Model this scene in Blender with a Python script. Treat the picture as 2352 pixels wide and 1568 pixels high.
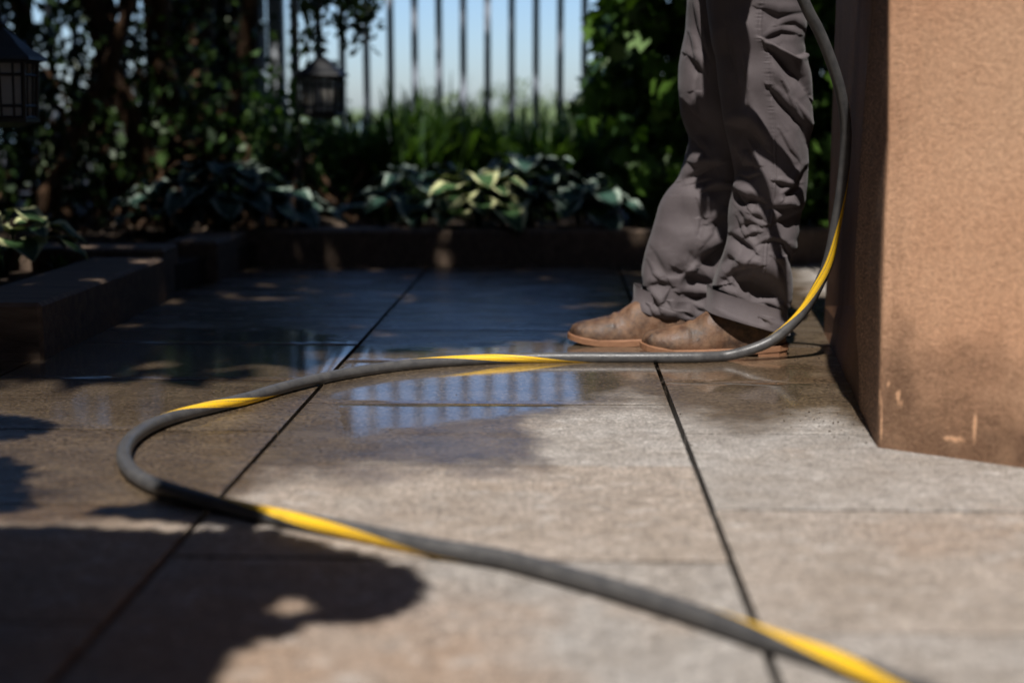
import bpy, math, random
import numpy as np
from mathutils import Vector, Matrix
rng = np.random.default_rng(7); random.seed(7)
sc = bpy.context.scene
for o in list(bpy.data.objects): bpy.data.objects.remove(o)
R = math.radians
# ------------------------------------------------------------------ camera
H = .485; F = 3267.0; TILT = math.atan((784-275)/F)
cam = bpy.data.cameras.new('camera'); camo = bpy.data.objects.new('camera', cam); sc.collection.objects.link(camo)
camo.location = (0, 0, H); camo.rotation_euler = (math.pi/2-TILT, 0, 0)
cam.sensor_width = 36; cam.lens = 36*F/2352; cam.clip_start = .05; cam.clip_end = 3000
cam.dof.use_dof = True; cam.dof.focus_distance = 2.62; cam.dof.aperture_fstop = 2.05
sc.camera = camo
# ------------------------------------------------------------------ sky, sun, exposure
SUN_EL, SUN_AZ = R(60), R(7)            # the sun stands behind the camera, a little to the left
Sd = Vector((-math.sin(SUN_AZ)*math.cos(SUN_EL), -math.cos(SUN_AZ)*math.cos(SUN_EL), math.sin(SUN_EL)))
w = bpy.data.worlds.new('World'); sc.world = w; w.use_nodes = True
nt = w.node_tree; bg = nt.nodes['Background']; sk = nt.nodes.new('ShaderNodeTexSky')
sk.sky_type = 'NISHITA'; sk.sun_disc = False; sk.sun_elevation = SUN_EL
sk.sun_rotation = math.atan2(Sd.x, Sd.y)
sk.air_density = 1.0; sk.dust_density = .8; sk.ozone_density = 8.0
tn = nt.nodes.new('ShaderNodeMix'); tn.data_type = 'RGBA'; tn.blend_type = 'MULTIPLY'; tn.inputs[0].default_value = 1; tn.inputs[7].default_value = (1.09, 1.09, 1.16, 1)
nt.links.new(sk.outputs[0], tn.inputs[6]); nt.links.new(tn.outputs[2], bg.inputs[0]); bg.inputs[1].default_value = .095
sl = bpy.data.lights.new('sun', 'SUN'); sl.energy = 4.6; sl.angle = R(.53); sl.color = (1, .95, .89)
so = bpy.data.objects.new('sun', sl); sc.collection.objects.link(so); so.rotation_euler = Sd.to_track_quat('Z', 'Y').to_euler()
sc.view_settings.view_transform = 'Standard'; sc.view_settings.look = 'None'
sc.view_settings.exposure = .38; sc.view_settings.gamma = 1
sc.cycles.max_bounces = 6; sc.cycles.diffuse_bounces = 2; sc.cycles.glossy_bounces = 3
sc.cycles.use_denoising = True
# ------------------------------------------------------------------ measuring helpers
ct, st = math.cos(TILT), math.sin(TILT)
def ray(px, py):
    a = (px-1176)/F; b = -(py-784)/F
    return Vector((a, ct+b*st, -st+b*ct))
def at(px, py, y):                      # measured point at distance y in front of the camera
    d = ray(px, py); return Vector((0, 0, H))+d*(y/d.y)
def gr(px, py, z=0.0):                  # measured point on the ground (or a level z)
    d = ray(px, py); return Vector((0, 0, H))+d*((z-H)/d.z)
def proj(P):                            # (N,3) -> measured picture coordinates
    X, Y, Z = P[:, 0], P[:, 1], P[:, 2]-H
    f = Y*ct-Z*st; u = Y*st+Z*ct
    return 1176+F*X/f, 784-F*u/f
def sunto(p, h):                        # point from which a thing h metres nearer shades p
    return p+Sd*(h/abs(Sd.y))
# ------------------------------------------------------------------ object helpers
def mesh(name, V, Fc, mat, parent=None, smooth=False, uv=None, attrs=None):
    me = bpy.data.meshes.new(name)
    V = np.asarray(V, dtype=np.float32)
    if isinstance(Fc, np.ndarray):
        n, k = Fc.shape
        me.vertices.add(len(V)); me.vertices.foreach_set('co', V.ravel())
        me.loops.add(n*k); me.loops.foreach_set('vertex_index', Fc.astype(np.int32).ravel())
        me.polygons.add(n); me.polygons.foreach_set('loop_start', np.arange(0, n*k, k, dtype=np.int32))
        me.polygons.foreach_set('loop_total', np.full(n, k, dtype=np.int32))
        me.update(calc_edges=True)
    else:
        me.from_pydata([tuple(map(float, v)) for v in V], [], [tuple(f) for f in Fc]); me.update()
    if smooth: me.polygons.foreach_set('use_smooth', np.ones(len(me.polygons), dtype=bool))
    if uv is not None:
        l = me.uv_layers.new(name='UVMap'); l.data.foreach_set('uv', np.asarray(uv, dtype=np.float32).ravel())
    for k, a in (attrs or {}).items():
        t = me.attributes.new(k, 'FLOAT', 'POINT'); t.data.foreach_set('value', np.asarray(a, dtype=np.float32))
    if mat: me.materials.append(mat)
    o = bpy.data.objects.new(name, me); sc.collection.objects.link(o)
    if parent is not None: o.parent = parent; o.matrix_parent_inverse = Matrix.Translation(-Vector(parent.location)) if parent.parent is None and parent.type == 'EMPTY' else Matrix()
    return o
def empty(name, loc, label, cat, group=None):
    o = bpy.data.objects.new(name, None); sc.collection.objects.link(o); o.location = loc; o.empty_display_size = .1
    return tag(o, label, cat, group)
def tag(o, label, cat=None, group=None, kind=None):
    o['label'] = label
    if cat: o['category'] = cat
    if group: o['group'] = group
    if kind: o['kind'] = kind
    return o
def struct(o): o['kind'] = 'structure'; return o
class MB:
    def __init__(s): s.V = []; s.F = []
    def add(s, V, Fc):
        n = len(s.V); s.V += [tuple(v) for v in V]; s.F += [tuple(i+n for i in f) for f in Fc]; return s
    def box(s, c, d, rz=0, bev=0.0, M=None):
        x, y, z = d[0]/2, d[1]/2, d[2]/2
        if bev <= 0:
            V = [Vector((a, b, e)) for e in (-z, z) for a, b in ((-x, -y), (x, -y), (x, y), (-x, y))]
            Fc = [(3, 2, 1, 0), (4, 5, 6, 7), (0, 1, 5, 4), (1, 2, 6, 5), (2, 3, 7, 6), (3, 0, 4, 7)]
        else:
            V = []; b_ = bev
            for e, i in ((-z, b_), (-z+b_, 0), (z-b_, 0), (z, b_)):
                xx, yy, c2 = x-i, y-i, b_ if i == 0 else 0.001
                V += [Vector(q+(e,)) for q in ((-xx+c2, -yy), (xx-c2, -yy), (xx, -yy+c2), (xx, yy-c2), (xx-c2, yy), (-xx+c2, yy), (-xx, yy-c2), (-xx, -yy+c2))]
            Fc = [tuple(range(7, -1, -1)), tuple(range(24, 32))]
            for k in range(3):
                for i in range(8): j = (i+1) % 8; Fc.append((k*8+i, k*8+j, k*8+8+j, k*8+8+i))
        Rm = M if M is not None else Matrix.Rotation(rz, 3, 'Z')
        return s.add([Rm @ v+Vector(c) for v in V], Fc)
    def tube(s, P, r, n=10, cap=True):
        P = [Vector(p) for p in P]; rr = r if isinstance(r, (list, tuple)) else [r]*len(P)
        V = []; Fc = []; up = Vector((.13, .21, .97))
        for i, p in enumerate(P):
            t = (P[min(i+1, len(P)-1)]-P[max(i-1, 0)]).normalized()
            a = t.cross(up); a = a.normalized() if a.length > 1e-4 else Vector((1, 0, 0)); b = t.cross(a)
            for k in range(n): q = 2*math.pi*k/n; V.append(p+(a*math.cos(q)+b*math.sin(q))*rr[i])
        for i in range(len(P)-1):
            for k in range(n): j = (k+1) % n; Fc.append((i*n+k, i*n+j, (i+1)*n+j, (i+1)*n+k))
        if cap: Fc.append(tuple(range(n-1, -1, -1))); m = (len(P)-1)*n; Fc.append(tuple(range(m, m+n)))
        return s.add(V, Fc)
    def prism(s, poly, z0, z1):
        n = len(poly); V = [(p[0], p[1], z0) for p in poly]+[(p[0], p[1], z1) for p in poly]
        return s.add(V, [tuple(range(n-1, -1, -1)), tuple(range(n, 2*n))]+[(i, (i+1) % n, n+(i+1) % n, n+i) for i in range(n)])
    def build(s, name, mat, parent=None, smooth=False): return mesh(name, s.V, s.F, mat, parent, smooth)
def spline(P, n):                       # Catmull-Rom through rows of any width
    P = np.asarray(P, float); Q = np.vstack([2*P[0]-P[1], P, 2*P[-1]-P[-2]]); out = []
    m = len(P)-1
    for t in np.linspace(0, m, n):
        i = min(int(t), m-1); u = t-i; a, b, c, d = Q[i:i+4]
        out.append(.5*((2*b)+(c-a)*u+(2*a-5*b+4*c-d)*u*u+(3*b-a-3*c+d)*u**3))
    return np.array(out)
# ------------------------------------------------------------------ materials
class NT:
    def __init__(s, name):
        s.m = bpy.data.materials.new(name); s.m.use_nodes = True; s.t = s.m.node_tree; s.b = s.t.nodes['Principled BSDF']
    def n(s, ty, **k):
        o = s.t.nodes.new('ShaderNode'+ty)
        for a, v in k.items(): setattr(o, a, v)
        return o
    def l(s, a, b): s.t.links.new(a, b)
    def co(s, sc_=(1, 1, 1)):
        c = s.n('TexCoord'); mp = s.n('Mapping'); s.l(c.outputs['Object'], mp.inputs[0]); mp.inputs['Scale'].default_value = sc_; return mp.outputs[0]
    def noise(s, scale, det=4, rough=.55, stretch=(1, 1, 1)):
        o = s.n('TexNoise'); s.l(s.co(stretch), o.inputs['Vector']); o.inputs['Scale'].default_value = scale; o.inputs['Detail'].default_value = det; o.inputs['Roughness'].default_value = rough
        return o.outputs['Fac']
    def ramp(s, f, *st_):
        o = s.n('ValToRGB'); e = o.color_ramp.elements
        while len(e) < len(st_): e.new(.5)
        for i, (p, c) in enumerate(st_):
            e[i].position = p; e[i].color = (c, c, c, 1) if isinstance(c, (int, float)) else tuple(c)+(1,)
        s.l(f, o.inputs[0]); return o.outputs[0]
    def mix(s, f, a, b, bt='MIX'):
        o = s.n('Mix', data_type='RGBA', blend_type=bt)
        for i, v in ((0, f), (6, a), (7, b)):
            if hasattr(v, 'is_output'): s.l(v, o.inputs[i])
            else: o.inputs[i].default_value = v if i == 0 else (tuple(v)+(1,) if not isinstance(v, (int, float)) else (v, v, v, 1))
        return o.outputs[2]
    def math(s, op, a, b=0.0, c=0.0):
        o = s.n('Math', operation=op)
        for i, v in enumerate((a, b, c)):
            if hasattr(v, 'is_output'): s.l(v, o.inputs[i])
            else: o.inputs[i].default_value = v
        return o.outputs[0]
    def attr(s, name): o = s.n('Attribute', attribute_name=name); return o.outputs['Fac']
    def bump(s, h, dist, strength=1, to='Normal', prev=None):
        o = s.n('Bump'); s.l(h, o.inputs['Height']); o.inputs['Distance'].default_value = dist; o.inputs['Strength'].default_value = strength
        if prev is not None: s.l(prev, o.inputs['Normal'])
        if to: s.l(o.outputs[0], s.b.inputs[to])
        return o.outputs[0]
    def set(s, **k):
        for a, v in k.items():
            i = s.b.inputs[a.replace('_', ' ')]
            if hasattr(v, 'is_output'): s.l(v, i)
            else: i.default_value = v
        return s
def simple(name, c1, c2, rough=.6, scale=20, bump=.0005, stretch=(1, 1, 1), metal=0, spec=.5):
    m = NT(name); f = m.noise(scale, 5, .6, stretch); m.l(m.mix(m.ramp(f, (.3, 0), (.7, 1)), c1, c2), m.b.inputs['Base Color'])
    m.set(Roughness=rough, Metallic=metal); m.b.inputs['Specular IOR Level'].default_value = spec
    if bump: m.bump(m.noise(scale*4, 5, .6, stretch), bump)
    return m.m
def leafmat(name, cols, rough=.45, trans=0.0, spec=.4):
    m = NT(name); f = m.attr('rnd'); n = len(cols)
    c = m.ramp(f, *[(i/(n-1), cols[i]) for i in range(n)])
    m.l(c, m.b.inputs['Base Color']); m.set(Roughness=rough); m.b.inputs['Specular IOR Level'].default_value = spec
    if trans:
        tr = m.n('BsdfTranslucent'); mx = m.n('MixShader'); mx.inputs[0].default_value = trans
        c2 = m.mix(1.0, c, (1.6, 1.7, .5), 'MULTIPLY'); m.l(c2, tr.inputs[0])
        m.l(m.b.outputs[0], mx.inputs[1]); m.l(tr.outputs[0], mx.inputs[2]); m.l(mx.outputs[0], m.t.nodes['Material Output'].inputs[0])
    return m.m

# stone of the patio: dry grey, brown where wet, with a film of water
def patio_mat():
    m = NT('bluestone'); big = m.noise(1.3, 4, .6); med = m.noise(9, 6, .65, (1, 1.1, 1)); fin = m.noise(150, 6, .75); gran = m.noise(420, 3, .8); mg = m.noise(48, 6, .75)
    tint = m.attr('tint'); wet0 = m.attr('wet')
    brk = m.noise(6.5, 6, .62); wet = m.math('ADD', m.math('ADD', wet0, m.math('MULTIPLY', m.math('SUBTRACT', brk, .5), 1.1)), m.math('MULTIPLY', m.math('SUBTRACT', fin, .5), .55))
    wet = m.ramp(wet, (.24, 0), (.66, 1))
    dry = m.mix(m.ramp(big, (.35, 0), (.7, 1)), (.33, .302, .275), (.43, .41, .39))
    dry = m.mix(m.ramp(tint, (0, 0), (1, .75)), dry, (.43, .31, .215))
    dry = m.mix(m.ramp(med, (.38, .45), (.66, 0)), dry, (.20, .165, .13))
    dry = m.mix(m.ramp(m.noise(3.3, 7, .7, (1, 1.6, 1)), (.56, 0), (.72, .42)), dry, (.53, .49, .44))
    dry = m.mix(m.ramp(m.noise(2.1, 5, .6), (.56, 0), (.7, .45)), dry, (.40, .27, .17))
    rst = m.math('ADD', m.attr('rust'), m.math('MULTIPLY', m.math('SUBTRACT', m.noise(5, 6, .65, (1, 1.8, 1)), .5), 1.3))
    dry = m.mix(m.ramp(rst, (.35, 0), (1.0, .65)), dry, (.34, .215, .13))
    dry = m.mix(m.ramp(m.noise(1.9, 6, .68, (1, 1.4, 1)), (.48, 0), (.72, .55)), dry, (.23, .205, .185))
    dry = m.mix(m.ramp(m.noise(16, 7, .8, (1, 1.6, 1)), (.53, 0), (.66, .55)), dry, (.54, .515, .49))
    spk = m.ramp(fin, (.32, .42), (.62, 1.32)); dry = m.mix(1, dry, spk, 'MULTIPLY')
    dry = m.mix(1, dry, m.ramp(gran, (.38, .45), (.58, 1.22)), 'MULTIPLY'); dry = m.mix(1, dry, m.ramp(mg, (.34, .68), (.6, 1.12)), 'MULTIPLY')
    wc = m.mix(1, dry, (.27, .21, .145), 'MULTIPLY')
    wc = m.mix(m.ramp(med, (.4, 0), (.7, .35)), wc, (.17, .125, .08))
    wc = m.mix(1, wc, m.ramp(fin, (.36, .45), (.60, 1.5)), 'MULTIPLY')
    m.l(m.mix(wet, dry, wc), m.b.inputs['Base Color'])
    m.set(Roughness=m.ramp(wet, (0, .82), (1, .5)))
    m.b.inputs['Specular IOR Level'].default_value = .35
    h = m.math('ADD', m.math('MULTIPLY', fin, .7), m.math('MULTIPLY', med, 1.6)); m.bump(h, .0016, .9)
    pud = m.attr('pud'); pn = m.ramp(m.math('ADD', pud, m.math('MULTIPLY', m.math('SUBTRACT', m.noise(8, 5, .6, (1, 2, 1)), .5), 1.0)), (.30, 0), (.55, 1))
    m.set(Coat_Weight=m.math('MULTIPLY', m.math('MULTIPLY', wet, m.math('MULTIPLY', m.ramp(fin, (.30, .7), (.52, 1)), m.math('MAXIMUM', pn, m.ramp(m.noise(7, 7, .72, (1, 2, 1)), (.40, .5), (.50, 1))))), m.math('ADD', .8, m.math('MULTIPLY', pn, .2)))); m.b.inputs['Coat IOR'].default_value = 1.95
    vr = m.ramp(m.noise(3.6, 6, .68, (1, 2.6, 1)), (.40, 0), (.60, 1)); m.set(Coat_Roughness=m.math('ADD', m.math('MULTIPLY_ADD', vr, .30, .08), m.math('MULTIPLY', pn, m.math('MULTIPLY_ADD', vr, -.30, -.03))))
    bm = m.n('Bump'); wv = m.math('ADD', m.noise(60, 3, .5, (1, 1.6, 1)), m.math('MULTIPLY', fin, .5)); m.l(wv, bm.inputs['Height']); bm.inputs['Distance'].default_value = .0013
    m.l(m.math('SUBTRACT', .95, m.math('MULTIPLY', pn, .87)), bm.inputs['Strength']); m.l(bm.outputs[0], m.b.inputs['Coat Normal'])
    return m.m
M = {}
M['patio'] = patio_mat()
M['bed'] = simple('bedding', (.02, .017, .013), (.035, .03, .024), .9, 60, .001)
M['soil'] = simple('soil', (.022, .014, .008), (.055, .033, .018), .95, 18, .01)
M['wood'] = simple('sleeper_wood', (.085, .058, .041), (.19, .13, .088), .75, 5, .002, (14, 1.4, 9))
M['iron'] = simple('black_iron', (.008, .009, .011), (.015, .016, .018), .5, 30, .0003)
M['fence'] = simple('fence_paint', (.36, .41, .5), (.42, .47, .56), .5, 30, .0003)
M['post'] = simple('grey_post_paint', (.52, .57, .63), (.6, .65, .7), .5, 12, .0004)
M['bark'] = simple('bark', (.03, .016, .009), (.13, .066, .028), .9, 9, .012, (3, 3, .6))
M['darkstone'] = simple('dark_stone', (.02, .018, .017), (.045, .04, .036), .85, 8, .004)
M['rock'] = simple('rock', (.09, .065, .045), (.22, .16, .11), .85, 14, .004)
M['meadow'] = simple('meadow_grass', (.07, .11, .035), (.15, .19, .08), .9, .8, .0)
M['water'] = simple('lake_water', (.03, .07, .11), (.04, .08, .12), .08, 3, .02, (1, 1, 1))
M['glass'] = simple('frosted_glass', (.5, .46, .4), (.62, .58, .5), .35, 30, .0003)
_t = M['glass'].node_tree; _tr = _t.nodes.new('ShaderNodeBsdfTranslucent'); _tr.inputs[0].default_value = (.95, .92, .88, 1); _mx = _t.nodes.new('ShaderNodeMixShader'); _mx.inputs[0].default_value = .6
_tp = _t.nodes.new('ShaderNodeBsdfTransparent'); _m2 = _t.nodes.new('ShaderNodeMixShader'); _m2.inputs[0].default_value = .42; _t.links.new(_mx.outputs[0], _m2.inputs[1]); _t.links.new(_tp.outputs[0], _m2.inputs[2])
_t.links.new(_t.nodes['Principled BSDF'].outputs[0], _mx.inputs[1]); _t.links.new(_tr.outputs[0], _mx.inputs[2]); _t.links.new(_m2.outputs[0], _t.nodes['Material Output'].inputs[0])
M['skin'] = simple('skin', (.42, .25, .17), (.5, .3, .21), .5, 60, .0003)
M['shirt'] = simple('shirt_cloth', (.05, .07, .10), (.07, .09, .13), .85, 60, .001)
M['hair'] = simple('hair', (.03, .018, .01), (.06, .035, .02), .6, 90, .002, (1, 1, 6))
M['glove'] = simple('glove', (.02, .02, .02), (.035, .035, .035), .7, 80, .001)
M['sole'] = simple('boot_sole', (.19, .088, .045), (.29, .145, .075), .62, 60, .0006, (1, 1, 5))
M['gun'] = simple('black_plastic', (.015, .015, .017), (.025, .025, .028), .4, 40, .0003)
M['canopy'] = leafmat('canopy_leaf', [(.012, .03, .008), (.028, .06, .014), (.045, .085, .02)])
M['dleaf'] = leafmat('dark_leaf', [(.012, .028, .009), (.022, .05, .014), (.045, .085, .02), (.028, .06, .014)], trans=.12)
M['vine'] = leafmat('vine_leaf', [(.022, .052, .014), (.045, .10, .018), (.10, .2, .028), (.05, .105, .02)], trans=.22)
M['grass'] = leafmat('grass_blade', [(.03, .07, .026), (.05, .11, .033), (.10, .18, .05), (.045, .09, .04)], trans=.35)
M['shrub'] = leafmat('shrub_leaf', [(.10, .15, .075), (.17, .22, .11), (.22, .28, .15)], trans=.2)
def boot_mat():
    m = NT('boot_leather'); a = m.noise(16, 7, .68); b = m.noise(55, 6, .7)
    c = m.mix(m.ramp(a, (.40, 0), (.60, 1)), (.032, .018, .012), (.125, .062, .033))
    c = m.mix(m.ramp(b, (.42, 0), (.72, .5)), c, (.27, .16, .09))
    m.l(c, m.b.inputs['Base Color']); m.set(Roughness=m.ramp(b, (.3, .42), (.7, .75)))
    m.bump(m.noise(38, 7, .7), .0022); return m.m
M['boot'] = boot_mat()
def cloth_mat():
    m = NT('trouser_cloth'); a = m.noise(14, 5, .6); f = m.noise(900, 2, .7)
    c = m.mix(m.ramp(a, (.35, 0), (.7, 1)), (.080, .066, .070), (.102, .086, .090))
    c = m.mix(1, c, m.ramp(f, (.3, .85), (.7, 1.1)), 'MULTIPLY')
    m.l(c, m.b.inputs['Base Color']); m.set(Roughness=.72, Sheen_Weight=.08)
    m.b.inputs['Specular IOR Level'].default_value = .3
    w_ = m.n('TexWave', wave_type='BANDS', bands_direction='DIAGONAL'); m.l(m.co(), w_.inputs['Vector']); w_.inputs['Scale'].default_value = 420
    m.bump(m.math('ADD', m.math('MULTIPLY', w_.outputs['Fac'], .15), m.math('MULTIPLY', m.noise(28, 5, .55), 1.0)), .0012, .45); return m.m
M['cloth'] = cloth_mat()
def pier_mat(dark):
    m = NT('wet_sandstone' if dark else 'sandstone'); g = m.noise(260, 4, .8); g2 = m.noise(120, 5, .75); l_ = m.noise(3.2, 5, .6, (1, 1, .6))
    ve = m.noise(9, 6, .7, (1, 1, .12))
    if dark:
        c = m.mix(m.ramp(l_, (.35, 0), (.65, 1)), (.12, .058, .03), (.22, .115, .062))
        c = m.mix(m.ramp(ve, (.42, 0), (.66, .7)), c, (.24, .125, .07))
    else:
        c = m.mix(m.ramp(l_, (.35, 0), (.65, 1)), (.54, .29, .17), (.63, .38, .24))
        c = m.mix(m.ramp(g2, (.38, .5), (.52, 0)), c, (.36, .20, .115))
        # damp at the foot of the stone: a wavering tide line
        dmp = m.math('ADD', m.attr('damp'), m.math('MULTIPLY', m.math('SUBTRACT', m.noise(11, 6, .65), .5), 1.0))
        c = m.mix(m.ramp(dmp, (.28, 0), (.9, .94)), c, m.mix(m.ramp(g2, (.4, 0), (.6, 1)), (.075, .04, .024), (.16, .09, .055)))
        vs = m.ramp(m.math('ADD', m.noise(7, 6, .7, (1, 1, .1)), m.math('MULTIPLY', m.attr('damp'), .18)), (.52, 0), (.72, .5)); c = m.mix(vs, c, (.27, .155, .09))
        c = m.mix(m.ramp(m.noise(2.2, 5, .65), (.5, 0), (.72, .5)), c, (.66, .43, .28))
        stn = m.math('ADD', m.attr('line'), m.math('MULTIPLY', m.math('SUBTRACT', m.noise(70, 4, .6), .5), .8)); c = m.mix(m.ramp(stn, (.5, 0), (.85, .85)), c, (.72, .42, .25))
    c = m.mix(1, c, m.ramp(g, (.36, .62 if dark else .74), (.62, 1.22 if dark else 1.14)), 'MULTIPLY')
    if not dark: c = m.mix(m.attr('side'), c, m.mix(1, c, m.ramp(g, (.46, .30), (.60, 2.6)), 'MULTIPLY'))  # side grains painted brighter and darker, as specks lit by grazing sun
    m.l(c, m.b.inputs['Base Color']); m.set(Roughness=.6 if dark else .8); m.b.inputs['Specular IOR Level'].default_value = .2 if dark else .3
    h = m.math('ADD', m.math('MULTIPLY', g, .5), g2); m.bump(h, .003 if dark else .0022, .9); return m.m
M['pier'] = pier_mat(False); M['pierwet'] = pier_mat(True)
def hose_mat():
    m = NT('striped_hose'); uv = m.n('UVMap'); sp = m.n('SeparateXYZ'); m.l(uv.outputs[0], sp.inputs[0])
    u = m.math('SUBTRACT', m.math('FRACT', m.math('ADD', sp.outputs[0], 20.5)), .5)
    band = m.math('LESS_THAN', m.math('ABSOLUTE', u), .115)
    ln = m.math('LESS_THAN', m.math('ABSOLUTE', m.math('SUBTRACT', u, .045)), .0065)
    ln2 = m.math('LESS_THAN', m.math('ABSOLUTE', m.math('ADD', u, .075)), .004)
    band = m.math('MULTIPLY', band, m.math('SUBTRACT', 1, m.math('MAXIMUM', ln, ln2)))
    d = m.noise(45, 6, .7); g = m.mix(m.ramp(d, (.35, 0), (.7, 1)), (.055, .055, .058), (.095, .092, .09))
    y = m.mix(m.ramp(d, (.5, 0), (.8, .5)), (.86, .52, .02), (.55, .33, .05))
    m.l(m.mix(band, g, y), m.b.inputs['Base Color']); m.set(Roughness=m.ramp(d, (.35, .32), (.65, .5)))
    m.bump(m.noise(120, 5, .7), .0006); return m.m
M['hose'] = hose_mat()
def hosta_mat(name, mid, edge, w0):
    m = NT(name); uv = m.n('UVMap'); sp = m.n('SeparateXYZ'); m.l(uv.outputs[0], sp.inputs[0])
    e = m.math('ADD', m.math('ABSOLUTE', m.math('SUBTRACT', sp.outputs[0], .5)), m.math('MULTIPLY', m.math('SUBTRACT', m.noise(25, 3, .6), .5), .14))
    c = m.mix(m.ramp(e, (w0-.03, 0), (w0+.03, 1)), mid, edge)
    w_ = m.n('TexWave', wave_type='BANDS', bands_direction='X'); m.l(uv.outputs[0], w_.inputs['Vector']); w_.inputs['Scale'].default_value = 4
    m.l(c, m.b.inputs['Base Color']); m.set(Roughness=.6); m.b.inputs['Specular IOR Level'].default_value = .3; m.bump(w_.outputs['Fac'], .003, .6); return m.m
M['hosta'] = hosta_mat('hosta_leaf', (.03, .075, .055), (.28, .35, .29), .34)
M['hosta2'] = hosta_mat('hosta_leaf_gold', (.04, .09, .03), (.5, .52, .27), .31)

# ------------------------------------------------------------------ ground: base, patio slabs, garden beds, land beyond
YAW = math.atan((1289-1176)/F)
gu = Vector((math.cos(YAW), -math.sin(YAW), 0)); gv = Vector((math.sin(YAW), math.cos(YAW), 0))
O0 = gr(1543, 931)                         # where the right long joint meets a reference course
PIT, WID = .437, None
WID = (gr(1543, 931)-gr(696, 931)).dot(gu)
struct(MB().box((0, 3, -.30), (60, 60, .5)).build('ground', M['bed']))
def sdist(px, py, poly):                   # signed distance to polygon in picture units (inside positive)
    P = np.asarray(poly, float); Q = np.roll(P, -1, 0); ins = np.zeros(px.shape, bool); best = np.full(px.shape, 1e9)
    for (ax, ay), (bx, by) in zip(P, Q):
        dx, dy = bx-ax, by-ay; t = np.clip(((px-ax)*dx+(py-ay)*dy)/(dx*dx+dy*dy+1e-9), 0, 1)
        best = np.minimum(best, np.hypot(px-ax-t*dx, py-ay-t*dy))
        c = ((ay > py) != (by > py)) & (px < (bx-ax)*(py-ay)/(by-ay+1e-12)+ax); ins ^= c
    return np.where(ins, best, -best)
WETP = [(-3000, 560), (-3000, 1210), (0, 1210), (300, 1190), (520, 1150), (640, 1085), (900, 1072), (1240, 1062), (1205, 965), (1300, 925), (1450, 915), (1540, 945), (1700, 962), (1900, 955), (2000, 1000), (2100, 860), (1905, 690), (1830, 640), (1800, 560)]
PUDP = [(-400, 770), (-400, 900), (150, 960), (420, 1000), (700, 860), (760, 905), (800, 1015), (900, 985), (1100, 960), (1330, 930), (1450, 870), (1830, 930), (1860, 850), (1500, 800), (1320, 775), (1100, 800), (880, 800), (700, 760), (380, 760)]
def patio():
    V = []; Fc = []; T = []; gap = .0035
    for ci in range(-7, 6):
        for ri in range(-9, 9):
            u0, u1 = ci*WID, (ci+1)*WID
            off = 0 if ci % 2 else PIT/2       # running bond
            v0 = ri*PIT+off; v1 = v0+PIT
            c = O0+gu*((u0+u1)/2)+gv*((v0+v1)/2)
            if c.y > 5.35 or c.y < -1.6: continue
            near = .6 < c.y < 5.2 and abs(c.x) < 2.2
            nx, ny = (22, 15) if near else (2, 2)
            a0, a1, b0, b1 = u0+gap*1.3, u1-gap*1.3, v0+gap*.8, v1-gap*.8
            us = np.concatenate([[a0], np.linspace(a0+.003, a1-.003, nx), [a1]]); vs = np.concatenate([[b0], np.linspace(b0+.0025, b1-.0025, ny), [b1]])
            tn = random.random()**2; tilt = (random.uniform(-.0012, .0012), random.uniform(-.0012, .0012)); n0 = len(V)
            ring = lambda i, n: i == 0 or i == n-1
            for j, v in enumerate(vs):
                for i, u in enumerate(us):
                    z = tilt[0]*(u-u0)/WID+tilt[1]*(v-v0)/PIT-(.0004 if ring(i, len(us)) or ring(j, len(vs)) else 0)
                    p = O0+gu*u+gv*v; V.append((p.x, p.y, z)); T.append(tn)
            W_ = len(us)
            for j in range(len(vs)-1):
                for i in range(W_-1): k = n0+j*W_+i; Fc.append((k, k+1, k+W_+1, k+W_))
            # side walls of the slab
            for (i0, i1, j0, j1) in ((0, W_-1, 0, 0), (W_-1, W_-1, 0, len(vs)-1), (W_-1, 0, len(vs)-1, len(vs)-1), (0, 0, len(vs)-1, 0)):
                p, q = V[n0+j0*W_+i0], V[n0+j1*W_+i1]; k = len(V)
                V += [p, q, (q[0], q[1], -.045), (p[0], p[1], -.045)]; T += [tn]*4; Fc.append((k+3, k+2, k+1, k))
    V = np.array(V); px, py = proj(V); ok = V[:, 1] > .5
    sd = sdist(px, py, WETP); wet = np.where(ok, np.clip(.5+sd/130, 0, 1), 0)
    sr = np.maximum(sdist(px, py, [(150, 1300), (700, 1230), (1000, 1330), (1350, 1400), (1250, 1500), (1500, 1640), (200, 1700), (-100, 1500)]), sdist(px, py, [(1900, 1200), (2400, 1150), (2400, 1260), (2050, 1290)])-25); rust = np.where(ok, np.clip(.45+sr/260, 0, 1), 0)
    sp = sdist(px, py, PUDP); pud = np.where(ok, np.clip(.5+sp/60, 0, 1), 0)
    o = mesh('patio', V, np.array(Fc), M['patio'], attrs={'tint': T, 'wet': wet, 'pud': pud, 'rust': rust}); return struct(o)
patio()
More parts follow.
